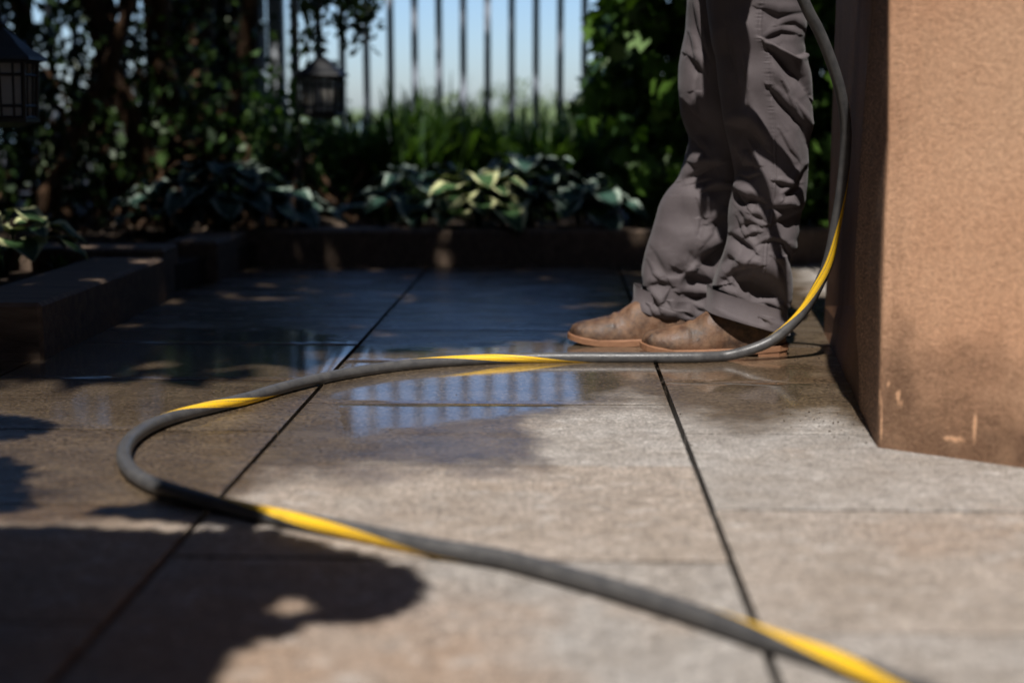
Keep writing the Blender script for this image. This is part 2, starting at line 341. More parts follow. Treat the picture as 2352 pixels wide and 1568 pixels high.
# ------------------------------------------------------------------ timber edging (thing: each sleeper)
def sleeper(label, a, b, width, h, side=1, z0=-.03):
    a = Vector((a[0], a[1], 0)); b = Vector((b[0], b[1], 0)); d = (b-a).normalized(); n = Vector((-d.y, d.x, 0))*side; L = (b-a).length
    c = (a+b)/2+n*width/2
    o = MB().box((0, 0, 0), (L, width, h-z0), bev=.008).build('timber_sleeper', M['wood']); o.location = (c.x, c.y, (h+z0)/2); o.rotation_euler = (0, 0, math.atan2(d.y, d.x))
    return tag(o, label, 'timber edging', 'timber sleepers edging the flower beds')
g0 = gr(100, 828); g1 = gr(383, 690)
sleeper('dark timber sleeper running back from the lower left corner beside the wet slabs', (g0.x, g0.y), (g1.x, g1.y), .20, .118, 1)
p0 = gr(-500, 828); sleeper('timber sleeper closing the front of the left bed, end butting the first sleeper', (p0.x, g0.y+.10), (g0.x-.205, g0.y+.10), .16, .112, 1)
q0 = gr(30, 672); q1 = gr(380, 672)
sleeper('sunlit timber sleeper across the back of the small left bed, below the hosta', (q0.x-1.6, g1.y+.06), (g1.x-.02, g1.y+.06), .18, .135, 1)
r0 = gr(388, 648); rm = gr(500, 648); r1 = gr(572, 612)
sleeper('short timber sleeper facing the patio, stepped back behind the end of the near left sleeper', (r0.x, r0.y), (rm.x, rm.y), .17, .124, 1)
sleeper('short slanting timber sleeper joining the stepped-back sleeper to the long back edging', (rm.x, rm.y+.01), (r1.x, r1.y), .17, .119, 1)
t0 = gr(560, 610); t1 = gr(2300, 606)
sleeper('long dark timber sleeper along the back of the patio below the hostas', (t0.x, t0.y), (t1.x, t1.y), .18, .118, 1)
by = t0.y
bed = MB(); bed.prism([(-7, 4.2), (g1.x-.02, 4.02), (r1.x+.03, by+.06), (7, by+.06), (7, 7.4), (-7, 7.4)], -.04, .078)
struct(bed.build('garden_bed', M['soil']))
struct(MB().prism([(-4, g0.y+.12), (g0.x-.16, g0.y+.12), (g1.x-.16, g1.y+.06), (-4, g1.y+.06)], -.04, .075).build('garden_bed', M['soil']))
# land and lake beyond the fence
V = []; n = 40
xs = np.linspace(-60, 60, n); ys = np.concatenate([np.linspace(7.35, 24, 20), [26]])
for y in ys:
    for x in xs: V.append((x, y, .02-.02*(y-7)-.05*math.sin(x*.7+y*.5)-(.7 if y > 25 else 0)))
Fc = np.array([(j*n+i, j*n+i+1, (j+1)*n+i+1, (j+1)*n+i) for j in range(len(ys)-1) for i in range(n-1)])
struct(mesh('meadow', V, Fc, M['meadow'], smooth=True))
struct(MB().prism([(-900, 25), (900, 25), (900, 900), (-900, 900)], -1.6, -.75).build('lake', M['water']))
V = []; xs = np.linspace(-900, 900, 160)
for j, (y, s) in enumerate(((880, 0), (900, 1), (1300, 1))):
    for x in xs: V.append((x, y, -2 if not s else 5+3.5*math.sin(x*.013+1)+1.6*math.sin(x*.05)+1*math.sin(x*.17)))
n = 160; struct(mesh('far_shore_hills', V, np.array([(j*n+i, j*n+i+1, (j+1)*n+i+1, (j+1)*n+i) for j in range(2) for i in range(n-1)]), M['meadow'], smooth=True))

# ------------------------------------------------------------------ foliage makers
LEAF = {'oval': [(0, 0), (.5, .32), (1, 0), (.5, -.32)],
        'lobed': [(0, 0), (.2, .42), (.42, .22), (.62, .46), (.72, .16), (1, 0), (.72, -.16), (.62, -.46), (.42, -.22), (.2, -.42)]}
def leaves(C, size, shape='oval', droop=.0, flat=0.0):
    """leaf-sized faces at the points C; returns V, F, rnd"""
    N = len(C); L = np.array(LEAF[shape]); k = len(L); s = size*(.65+.7*rng.random(N))
    d = rng.normal(size=(N, 3)); d[:, 2] -= droop; d /= np.linalg.norm(d, axis=1)[:, None]
    n = rng.normal(size=(N, 3)); n[:, 2] += flat; e = np.cross(n, d); e /= np.linalg.norm(e, axis=1)[:, None]; nn = np.cross(d, e)
    V = C[:, None, :]+s[:, None, None]*(L[None, :, 0, None]*d[:, None, :]+L[None, :, 1, None]*e[:, None, :]+(np.abs(L[:, 1])*.35-.25*L[:, 0]**2)[None, :, None]*nn[:, None, :])
    Fc = np.arange(N*k).reshape(N, k); r = np.repeat(rng.random(N), k)
    return V.reshape(-1, 3), Fc, r
def crown(name, C, size, mat, parent=None, **k):
    V, Fc, r = leaves(np.asarray(C), size, **k); return mesh(name, V, Fc, mat, parent, attrs={'rnd': r})
S3 = np.array(Sd)
def shadow_of(P): return P-S3[None]*(P[:, 2]/S3[2])[:, None]
def gpoly(pts): return np.array([[*gr(x, y)][:2] for x, y in pts])
def inpoly(G, poly): return sdist(G[:, 0], G[:, 1], poly)
LIT = np.vstack([gpoly([(3000, 1100), (3400, 1750), (2600, 1900), (-700, 1700), (-700, 1160), (0, 1172), (-40, 1100), (-60, 990), (-250, 930), (-350, 885), (0, 884), (250, 880), (440, 868), (620, 850), (760, 815), (900, 800), (1100, 792), (1290, 775), (1330, 760)]),
                 np.array([(.14, 3.15), (.3, 3.7), (.55, 4.3), (.75, 4.66), (1.2, 4.66), (1.5, 4.0), (2.4, 3.6)])])
BR = gpoly([(-500, 1215), (150, 1207), (420, 1222), (560, 1205), (640, 1222), (850, 1272), (940, 1305), (995, 1335), (965, 1385), (900, 1420), (830, 1432), (700, 1432), (660, 1460), (590, 1478), (545, 1510), (500, 1575), (480, 1700), (-500, 1700)])
BR2 = gpoly([(150, 1172), (330, 1155), (385, 1118), (440, 1128), (560, 1158), (625, 1185), (600, 1210), (420, 1205), (300, 1190)])
BR3 = gpoly([(-500, 945), (60, 955), (140, 972), (120, 990), (20, 1012), (-500, 1020)])
BR4 = gpoly([(-500, 1040), (30, 1047), (80, 1070), (60, 1120), (120, 1165), (-40, 1185), (-500, 1190)])
HOLE = gpoly([(628, 1392), (650, 1374), (700, 1380), (712, 1394), (680, 1408), (640, 1406)])
FLECK = [(at(702, 255, 4.48)-Sd*(at(702, 255, 4.48).z/Sd.z), .0)]+[(gr(px, py), r) for px, py, r in ((430, 688, .04), (520, 684, .05), (620, 688, .04), (700, 684, .05), (800, 686, .05), (900, 690, .05), (380, 690, .03), (1120, 688, .03), (1255, 640, .03))]
def fl(px, py, y, r): p = at(px, py, y); FLECK.append((p-Sd*(p.z/Sd.z), r))
for a in ((1085, 410, 5.0, .05), (1090, 445, 4.95, .10), (1130, 455, 4.95, .07), (1010, 410, 5.05, .05), (1180, 400, 5.05, .04), (110, 640, 4.02, .05), (165, 645, 4.02, .05), (80, 650, 4.02, .04), (560, 300, 5.6, .05), (640, 330, 5.7, .04), (1380, 200, 5.1, .05), (1260, 300, 6.0, .06), (870, 300, 5.9, .05), (1120, 300, 6.0, .05), (1060, 480, 4.9, .04), (1090, 505, 4.9, .04), (1010, 460, 5.0, .04), (950, 300, 5.8, .09), (985, 260, 5.9, .10),
          (920, 350, 5.7, .06), (1010, 330, 5.9, .06), (1425, 100, 5.1, .06), (1390, 60, 5.2, .05), (1440, 230, 5.1, .05), (1460, 330, 5.1, .05), (1430, 510, 4.95, .04), (1500, 380, 5.1, .04),
          (320, 400, 5.5, .06), (345, 360, 5.5, .06), (380, 380, 5.5, .05), (365, 420, 5.5, .05), (300, 430, 5.2, .05), (600, 400, 5.3, .04), (530, 410, 5.3, .04), (455, 545, 4.4, .05), (20, 530, 3.7, .06), (60, 550, 3.7, .05), (110, 625, 3.95, .05), (180, 625, 3.95, .05), (150, 605, 4.0, .05),
          (250, 60, 5.6, .0), (1290, 540, 4.8, .03), (1420, 545, 4.8, .04), (1470, 545, 4.8, .04), (750, 480, 5.1, .04), (850, 500, 5.1, .03), (560, 510, 4.9, .03), (440, 520, 4.9, .03), (330, 500, 4.9, .05), (240, 640, 4.0, .03)): fl(*a)
def shade_ok(P, soft=.02):
    """keep a leaf only where its shadow may fall"""
    G = shadow_of(P)[:, :2]; lit = inpoly(G, LIT) > -soft
    for p, r in FLECK: lit |= np.hypot(G[:, 0]-p.x, G[:, 1]-p.y) < r+.045
    return ~lit
def tree(label, base, trunks, group='trees shading the garden'):
    t = empty('tree', base, label, 'tree', group); mb = MB()
    for P, r in trunks:
        Q = spline([list(p)+[q] for p, q in zip(P, r)], 26)
        Q[:, :2] += rng.normal(size=(26, 2))*.004; mb.tube([q[:3] for q in Q], [float(q[3]*(1+.12*math.sin(i*1.7))) for i, q in enumerate(Q)], 12)
    mb.build('trunk', M['bark'], t, True); return t
# overhead crowns, shared out by the tree they grow on
N = 200000
G = np.stack([rng.uniform(-6.5, 6.5, N), rng.uniform(-2.5, 11.5, N), np.zeros(N)], 1); hz = rng.uniform(2.7, 5.2, N)
thin = rng.random(N) < np.where(G[:, 1] > 4.98, .36, .95)
P = G+S3[None]*(hz/S3[2])[:, None]; P = P[shade_ok(P, .05) & thin]
P = P[(P[:, 1] < 6.6)]
a = P[:, 0] < -.6
TL = tree('dark multi-stemmed tree with crossing brown trunks in the left bed behind the hostas', at(345, 440, 5.6)*1.0, [
    ([at(350, 450, 5.6), at(345, 340, 5.6), at(300, 200, 5.6), at(230, 0, 5.6), at(150, -400, 5.5), at(100, -1500, 5)], [.075, .06, .045, .042, .035, .015]),
    ([at(340, 460, 5.6), at(375, 330, 5.65), at(385, 150, 5.7), at(360, -100, 5.7), at(420, -1500, 5)], [.08, .06, .055, .05, .02]),
    ([at(360, 460, 5.55), at(430, 340, 5.6), at(500, 240, 5.7), at(550, 110, 5.8), at(570, -40, 5.8), at(600, -1300, 5)], [.07, .055, .045, .04, .035, .015]),
    ([at(345, 460, 5.7), at(440, 300, 5.8), at(450, 120, 5.9), at(480, -200, 6), at(600, -1500, 5.5)], [.07, .055, .05, .05, .02]),
    ([at(300, 450, 5.8), at(250, 300, 5.9), at(225, 100, 6), at(240, -200, 6), at(200, -1500, 5.5)], [.05, .045, .04, .04, .02]),
    ([at(20, 470, 5.2), at(90, 400, 5.3), at(160, 250, 5.4), at(250, 60, 5.4), at(330, -200, 5.4)], [.035, .035, .03, .028, .02]),
    ([at(0, 440, 6.2), at(60, 200, 6.2), at(40, -100, 6.2), at(-100, -1200, 6)], [.05, .045, .04, .02])])
TL.location.z = .07
crown('crown', P[a], .16, M['canopy'], TL, flat=.6)
TR = tree('tall tree behind the pier at the right, crown spreading over the bed', (2.6, 5.9, .07), [
    ([(2.6, 5.9, 0), (2.5, 5.8, 1.5), (2.2, 5.5, 3), (1.5, 5.0, 4.4)], [.12, .10, .08, .03]), ([(2.5, 5.8, 1.6), (3.1, 5.4, 3), (3.6, 4.9, 4.5)], [.08, .06, .03])])
crown('crown', P[~a], .16, M['canopy'], TR, flat=.6)
# low branches that throw the sharp shadows on the near slabs, and the tree behind the camera that bears them
TB = tree('tree standing left of the near patio, its low leafy boughs shading the front slabs', (-2.9, -.4, -.02), [
    ([(-2.9, -.4, -.1), (-2.8, -.4, 1.0), (-2.4, -.3, 1.9), (-1.5, -.1, 2.3), (-.5, .1, 2.2)], [.14, .11, .09, .05, .012]),
    ([(-2.75, -.4, 1.2), (-2.7, -.5, 2.4), (-2.5, -1.0, 4.0)], [.1, .08, .03])])
def fill(poly, z0, z1, N, hole=None, inset=.012):
    lo, hi = poly.min(0), poly.max(0); G = np.stack([rng.uniform(lo[0], hi[0], N), rng.uniform(lo[1], hi[1], N), np.zeros(N)], 1)
    k = inpoly(G, poly) > inset
    if hole is not None: k &= inpoly(G, hole) < -inset*1.2
    G = G[k]; h = rng.uniform(z0, z1, len(G)); return G+S3[None]*(h/S3[2])[:, None]
Q = np.vstack([fill(BR, 1.35, 1.7, 60000, HOLE), fill(BR2, 1.35, 1.55, 5000), fill(BR3, 1.4, 1.6, 9000), fill(BR4, 1.4, 1.6, 9000)])
Lf = leaves(Q-np.array([0, 0, 0]), .021, 'oval', flat=1.2)
mesh('bough', Lf[0], Lf[1], M['canopy'], TB, attrs={'rnd': Lf[2]})
N = 42000; G = np.stack([rng.uniform(-6, 6, N), rng.uniform(-5, 2.0, N), np.zeros(N)], 1); hz = rng.uniform(2.6, 4.6, N)
P = G+S3[None]*(hz/S3[2])[:, None]; P = P[shade_ok(P, .05)]
crown('crown', P, .15, M['canopy'], TB, flat=.6)
# unseen hedges added behind and beside the viewpoint to cut sky fill light
def blocker_hedge(label, x0, x1, y0, y1, h, N):
    e = empty('blocker_hedge', ((x0+x1)/2, (y0+y1)/2, 0), label, 'blocker_hedge', 'added hedges blocking sky light round the patio')
    MB().box(((x0+x1)/2, (y0+y1)/2, h/2-.1), (x1-x0-.2, y1-y0-.2, h)).build('stems', M['bark'], e)
    C = np.stack([rng.uniform(x0, x1, N), rng.uniform(y0, y1, N), rng.uniform(0, h, N)], 1)
    crown('foliage', C, .13, M['canopy'], e)
blocker_hedge('added unseen tall dark hedge behind the viewpoint', -6, 6, -5.2, -4.2, 3.2, 9000)
blocker_hedge('added unseen tall dark hedge along the left side of the patio', -6.2, -5.2, -4, 9, 3.4, 11000)
blocker_hedge('added unseen tall dark hedge along the right side of the patio', 5.4, 6.4, -4, 9, 3.4, 11000)
# understorey foliage in the left bed
def mass(label, cat, name, base, boxes, size, mat, N, keep=None, shape='oval', group=None, core=None):
    e = empty(name, base, label, cat, group); C = []
    for (x0, x1, y0, y1, d0, d1), n in zip(boxes, N):
        px = rng.uniform(x0, x1, n); py = rng.uniform(y0, y1, n); dd = rng.uniform(d0, d1, n)
        a = (px-1176)/F; b = -(py-784)/F; dy = ct+b*st; k = dd/dy
        C.append(np.stack([a*k, dd, H+(-st+b*ct)*k], 1))
    C = np.vstack(C)
    # clump: pull towards random twig centres so that gaps and clumps appear
    K = max(12, len(C)//45); cen = C[rng.integers(0, len(C), K)]
    idx = rng.integers(0, K, len(C)); m = rng.random(len(C)) < .8
    C[m] = cen[idx[m]]+rng.normal(size=(m.sum(), 3))*np.array([.055, .075, .15])*(size/.05)**.5
    C = C[C[:, 2] > .08]
    if keep is not None: C = C[keep(C)]
    crown('foliage', C, size, mat, e, shape=shape, droop=.5)
    mb = MB()
    for i in range(40):
        p = Vector(cen[rng.integers(0, K)])
        if keep is not None and not keep(np.array([[p.x-(.5 if shape == 'lobed' else 0), p.y, p.z]]))[0]: continue
        q = Vector((base[0]+rng.normal()*.3, base[1]+rng.normal()*.15, .07)); m_ = (p+q)/2+Vector((rng.normal()*.1, 0, .1)); mb.tube([q, m_, p], [.01, .007, .003], 5)
    mb.build('stem', M['bark'], e); return e
def kl(C):
    px, py = proj(C); lim = np.interp(py, [-300, 60, 110, 400], [690, 640, 545, 510])+25*np.sin(py*.05)
    return (px < lim+rng.normal(size=len(px))*25)
mass('dark small-leaved bush filling the left bed round the tree trunks', 'bush', 'bush', (-1.7, 5.9, .07), [(-500, 620, -1000, 400, 5.6, 6.6), (-500, 560, 180, 500, 5.2, 6.0)], .05, M['dleaf'], (11500, 3200), kl)
mass('low dark green plant below the tree to the left of the lantern', 'plant', 'leafy_plant', (-1.0, 5.6, .07), [(470, 640, 270, 400, 5.5, 6.0), (650, 800, 280, 420, 5.6, 6.1)], .045, M['grass'], (900, 800))
def kb(C):
    px, py = proj(C); lim = np.interp(py, [-1500, -300, 0, 60, 115, 150, 210, 300, 400, 520], [1500, 1430, 1400, 1370, 1395, 1352, 1330, 1345, 1420, 1445])
    return (px > lim+rng.normal(size=len(px))*9)
mass('big dark vine with lobed leaves and bright green flecks behind the standing person', 'vine', 'grape_vine', (1.0, 5.2, .07), [(1320, 2150, -1300, 530, 5.0, 5.9)], .085, M['vine'], (17000,), kb, 'lobed')
mb = MB()
tw = empty('hanging_branch', at(770, -300, 5.4), 'dark leafy twig hanging into the sky above the right-hand lantern', 'branch')
C = []
for (a, b, c, d, r, n) in ((840, -220, 820, 95, 30, 330), (800, -220, 775, 60, 34, 330), (850, -60, 855, 50, 14, 80), (745, -200, 700, 40, 26, 260), (690, -100, 705, 200, 10, 90), (720, 60, 735, 110, 10, 40), (690, -300, 680, -40, 40, 250)):
    P0, P1 = at(a, b, 5.4), at(c, d, 5.4); mb.tube([P0, (P0+P1)/2+Vector((.02, 0, 0)), P1], [.008, .005, .002], 5)
    for i in range(n):
        t = rng.random(); q = P0.lerp(P1, t); C.append((q.x+rng.normal()*r*.0012, q.y+rng.normal()*.06, q.z+rng.normal()*.03))
crown('foliage', C, .036, M['dleaf'], tw, droop=.4); mb.build('twig', M['bark'], tw)
# shrubs beyond the fence
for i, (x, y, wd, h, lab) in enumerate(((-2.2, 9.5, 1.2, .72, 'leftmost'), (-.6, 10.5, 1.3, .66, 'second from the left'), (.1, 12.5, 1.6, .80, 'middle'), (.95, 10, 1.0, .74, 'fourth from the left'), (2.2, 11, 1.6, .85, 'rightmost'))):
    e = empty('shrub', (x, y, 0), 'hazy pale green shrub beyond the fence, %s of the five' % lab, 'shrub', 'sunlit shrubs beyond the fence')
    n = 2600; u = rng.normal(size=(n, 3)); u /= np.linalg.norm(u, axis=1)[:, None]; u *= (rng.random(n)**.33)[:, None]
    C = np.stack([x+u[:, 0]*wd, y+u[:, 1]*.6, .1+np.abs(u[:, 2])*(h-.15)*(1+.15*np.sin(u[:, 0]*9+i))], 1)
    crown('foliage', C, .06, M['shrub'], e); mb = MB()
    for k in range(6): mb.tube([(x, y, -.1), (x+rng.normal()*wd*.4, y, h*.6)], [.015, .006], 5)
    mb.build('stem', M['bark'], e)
# strap-leaved clumps
def blades(label, cx, cy, base_y, n, hgt, spread, group):
    p = at(cx, base_y, cy); p.z = .07; V = []; Fc = []; r = []
    for i in range(n):
        az = rng.uniform(0, 2*math.pi); h = hgt*rng.uniform(.6, 1.12); s = spread*rng.uniform(.25, 1); wd = rng.uniform(.006, .012); b = (rng.normal()*.09*min(hgt, .6), rng.normal()*.09*min(hgt, .6))
        d = (math.cos(az), math.sin(az)); e = (-d[1], d[0]); k0 = len(V); m = 8
        for j in range(m+1):
            t = j/m; out = s*t**1.8; z = h*(t*1.05-.42*s/spread*t**3.2); ww = wd*(1-t**2.2)+.0008
            for sg in (-1, 1): V.append((p.x+b[0]+d[0]*out+e[0]*ww*sg, p.y+b[1]+d[1]*out+e[1]*ww*sg, .07+z)); r.append((i*.618) % 1)
        for j in range(m): Fc.append((k0+2*j, k0+2*j+1, k0+2*j+3, k0+2*j+2))
    o = mesh('strap_leaf_clump', np.array(V)-np.array([p.x, p.y, .07]), np.array(Fc), M['grass'], attrs={'rnd': r}); o.location = (p.x, p.y, .07)
    return tag(o, label, 'grass clump', group)
gl = 'strap-leaved clumps in front of the fence'
for cx, cy, n, h, s, lab in ((830, 6.0, 110, .48, .26, 'clump of arching blades beside the right-hand lantern'), (930, 5.9, 150, .56, .28, 'tall sunlit clump of arching blades, brightest of the row'), (1010, 6.1, 130, .58, .26, 'tall clump of dark blades touching the sky left of the fence middle'),
                       (1090, 6.2, 120, .50, .28, 'clump of blue-green blades in the middle of the fence'), (1170, 6.2, 110, .46, .26, 'low dark clump of blades right of the fence middle'), (1250, 6.1, 120, .50, .28, 'clump of blades with pale glints near the vine'), (1330, 6.2, 110, .52, .26, 'clump of blades half hidden by the vine'), (760, 6.3, 100, .44, .24, 'low clump of blades directly behind the lantern')):
    blades(lab, cx, cy, 420, int(n*1.7), h*1.06, s, gl)
# hostas
def hosta(label, px, py, y, n, L, mat, sq=1.0, zb=.075):
    p = at(px, py, y); V = []; Fc = []; UV = []
    for i in range(n):
        az = i*2.4+rng.uniform(-.3, .3); k = (i+.5)/n; l = L*rng.uniform(.8, 1.15)*(.75+.35*k); wd = l*.33*rng.uniform(.85, 1.15); rise = (1-k*.72)*L*.95*sq+.02; r0 = .02+.45*k*L*1.2
        d = np.array([math.cos(az), math.sin(az)]); e = np.array([-d[1], d[0]]); k0 = len(V); m, q = 9, 6; ph = rng.uniform(0, 6)
        for j in range(m+1):
            t = j/m; ww = wd*(math.sin(math.pi*min(1, t**.75))**.8+.02)*(1 if t < .98 else .1)
            rr = r0+l*t*(1-.12*t); z = rise+l*(.30*t-.50*t*t)*(.55+.5*k)+.012*math.sin(ph+3*t)
            for c in range(q+1):
                v = c/q*2-1; V.append((d[0]*rr+e[0]*ww*v, d[1]*rr+e[1]*ww*v, z+abs(v)*ww*.30+.006*math.sin(ph+t*14)*abs(v)))
        for j in range(m):
            for c in range(q):
                a_ = k0+j*(q+1)+c; Fc.append((a_, a_+1, a_+q+2, a_+q+1)); UV += [(c/q, j/m), ((c+1)/q, j/m), ((c+1)/q, (j+1)/m), (c/q, (j+1)/m)]
        # leaf stalk
        s0 = np.array([d[0]*.01, d[1]*.01, 0]); s1 = np.array([d[0]*(r0+.01), d[1]*(r0+.01), rise]); k0 = len(V)
        for pt, w_ in ((s0, .004), (s1, .003)): V += [(pt[0]-e[0]*w_, pt[1]-e[1]*w_, pt[2]), (pt[0]+e[0]*w_, pt[1]+e[1]*w_, pt[2])]
        Fc.append((k0, k0+1, k0+3, k0+2)); UV += [(.5, 0)]*4
    o = mesh('hosta', V, np.array(Fc), mat, smooth=True, uv=UV); o.location = (p.x, p.y, zb); return tag(o, label, 'hosta', 'hostas with pale leaf margins')
for a in (('white-edged hosta at the left end of the far bed, below the tree trunk', 390, 500, 5.0, 24, .17, 'hosta'), ('large white-edged hosta with upright leaves left of the lantern pole', 510, 500, 4.95, 28, .21, 'hosta', 1.2), ('white-edged hosta at the foot of the lantern pole', 640, 500, 5.05, 22, .16, 'hosta'),
          ('blue-grey hosta at the left of the central group', 960, 480, 5.2, 26, .20, 'hosta', 1.15), ('sun-flecked cream-edged hosta in the middle of the central group', 1090, 500, 5.05, 32, .20, 'hosta2'), ('tall blue-grey hosta with broad leaves right of the sun-flecked one', 1210, 480, 5.15, 30, .22, 'hosta', 1.2),
          ('dark hosta at the right end of the central group', 1330, 500, 5.05, 24, .18, 'hosta'), ('yellow-edged hosta in the small bed at the left edge', 5, 600, 3.75, 16, .17, 'hosta2', .9)): 
    hosta(*a[:6], M[a[6]], a[7] if len(a) > 7 else 1.0)
# small weeds in the left bed
blades('small tuft of weeds growing behind the near left sleeper', 140, 3.75, 690, 26, .07, .06, gl)
# rocks and litter
for (px, py, y, s, lab) in ((745, 500, 5.0, .07, 'brown rock between the two hosta groups, larger of two'), (830, 505, 5.05, .05, 'brown rock between the two hosta groups, smaller of two')):
    V = []; Fc = []; n, m = 14, 9
    for j in range(m+1):
        for i in range(n):
            th, ph = math.pi*j/m, 2*math.pi*i/n; r = s*(1+.16*math.sin(3*ph+j)+.1*math.cos(5*th+2*ph)); V.append((r*1.3*math.sin(th)*math.cos(ph), r*math.sin(th)*math.sin(ph), r*.8*math.cos(th)))
    for j in range(m):
        for i in range(n): k = (i+1) % n; Fc.append((j*n+i, (j+1)*n+i, (j+1)*n+k, j*n+k))
    o = mesh('rock', V, Fc, M['rock'], smooth=False); p = at(px, py, y); o.location = (p.x, p.y, .09); tag(o, lab, 'rock', 'rocks in the far bed')
N = 1500; C = np.stack([rng.uniform(-2.6, 2.4, N), rng.uniform(4.85, 5.5, N), np.full(N, .082)], 1)
Lm = leaves(C, .035, flat=2.5); o = mesh('leaf_litter', Lm[0], Lm[1], M['rock'], attrs={'rnd': Lm[2]}); tag(o, 'brown leaf litter strewn over the soil of the far bed', 'leaf litter', kind='stuff')

# ------------------------------------------------------------------ fence, posts, pillar
FY = 6.8
fe = empty('iron_fence', at(1100, 300, FY)*1.0, 'dark metal picket fence against the sky at the back of the garden', 'fence'); fe.location.z = .0
x0 = at(1120, 200, FY).x; pit = (at(1397, 200, FY).x-at(787, 200, FY).x)/11
for k in range(-22, 24):
    x = x0+k*pit
    if abs(x-(-1.10)) < .06: continue
    MB().box((x, FY, .56), (.031, .031, 1.06), bev=.002).build('picket', M['fence'], fe)
for z in (.12, 1.10): MB().box((x0, FY+.001*z, z), (5.6, .03, .04)).build('rail', M['fence'], fe)
def fpost(x, label):
    e = empty('fence_post', (x, FY-.02, 0), label, 'fence post', 'square posts of the metal fence')
    MB().box((x, FY-.02, 1.08), (.075, .075, 2.2), bev=.004).build('post', M['post'], e); MB().box((x, FY-.02, 2.2), (.095, .095, .03), bev=.006).build('cap', M['post'], e)
fpost(-1.10, 'blue-grey square post where the fence meets the dark stone pillar')
pl = empty('stone_pillar', (-1.38, 6.75, 0), 'dark stone pillar in the shade left of the blue-grey fence post', 'pillar')
for i in range(9): MB().box((-1.38, 6.72, .12+.235*i), (.42+.006*(i % 2), .40, .228), bev=.012).build('stone_course', M['darkstone'], pl)
MB().box((-1.38, 6.72, 2.18), (.52, .5, .07), bev=.015).build('coping', M['darkstone'], pl)

# ------------------------------------------------------------------ lanterns on hooks
def lantern(label, top, scale, pole_x, pole_y, pole_top, rz, group='path lanterns on iron poles'):
    """top = point of the finial; body hangs below"""
    e = empty('garden_lantern', (top.x, top.y, .07), label, 'lantern', group); s = scale; n = 6
    def ringp(r, z, k=n, ph=0): return [Vector((top.x+r*math.cos(2*math.pi*i/k+rz+ph), top.y+r*math.sin(2*math.pi*i/k+rz+ph), top.z-z)) for i in range(k)]
    zr = .085*s; rb = .073*s; hb = .128*s
    mb = MB()                                   # roof: steep pyramid with a thin eave and a finial
    prof = [(.006, 0), (.010, .006), (.005, .012), (.012, .018), (.030, .030), (.062, .058), (.093, .078), (.096, .085), (.08, .088)]
    V = []
    for r, z in prof: V += ringp(r*s, z*s)
    Fc = [tuple(range(n))]+[(j*n+i, (j+1)*n+i, (j+1)*n+(i+1) % n, j*n+(i+1) % n) for j in range(len(prof)-1) for i in range(n)]+[tuple(range(len(prof)*n-1, len(prof)*n-n-1, -1))]
    mb.add(V, Fc).build('lamp_roof', M['iron'], e)
    fr = MB(); T = ringp(rb, zr+.002*s); B = ringp(rb*.9, zr+hb)
    for i in range(n):
        j = (i+1) % n; fr.tube([T[i], B[i]], .0052*s, 6)
        for q in (.02, .24, .78, .98): fr.tube([T[i].lerp(B[i], q), T[j].lerp(B[j], q)], .0036*s, 5)
        for q in (.3, .7): fr.tube([T[i].lerp(T[j], q), B[i].lerp(B[j], q)], .0028*s, 5)
    fr.build('cage', M['iron'], e)
    for i in range(n):
        j = (i+1) % n; c = Vector((top.x, top.y, 0)); P4 = [T[i], T[j], B[j], B[i]]; Q = []
        for th in (.93, .90): Q += [Vector((c.x+(p.x-c.x)*th, c.y+(p.y-c.y)*th, p.z)) for p in P4]
        MB().add(Q, [(0, 1, 2, 3), (7, 6, 5, 4), (0, 4, 5, 1), (1, 5, 6, 2), (2, 6, 7, 3), (3, 7, 4, 0)]).build('pane', M['glass'], e)
    MB().add(ringp(rb*1.0, zr+hb)+ringp(rb*1.0, zr+hb+.008*s)+ringp(rb*.4, zr+hb+.02*s), [tuple(range(n))]+[(k*n+i, (k+1)*n+i, (k+1)*n+(i+1) % n, k*n+(i+1) % n) for k in range(2) for i in range(n)]+[tuple(range(3*n-1, 2*n-1, -1))]).build('base', M['iron'], e)
    # shepherd's hook
    px, py = pole_x, pole_y; H_ = pole_top; dx, dy = top.x-px, top.y-py
    pts = [(px, py, -.05), (px, py, .6), (px, py, H_-.05)]
    for a in np.linspace(0, math.pi, 12)[1:]: pts.append((px+dx*(1-math.cos(a))/2, py+dy*(1-math.cos(a))/2, H_-.05+.07*math.sin(a)))
    pts += [(top.x, top.y, H_-.09)]
    MB().tube(pts, .0065*s**.5, 8).build('pole', M['iron'], e, True)
    MB().tube([(top.x, top.y, H_-.085), (top.x, top.y, top.z-.002)], .0022, 6).build('hanger', M['iron'], e)
tp = at(738, 118, 5.0); lantern('small black lantern hanging from a hook pole above the middle hostas', tp, .99, at(687, 300, 5.08).x, 5.08, 1.03, .25)
tp = at(2, 50, 3.3); lantern('large black lantern at the left edge in front of the tree', tp, 1.02, at(-60, 300, 3.37).x, 3.37, .92, .42)

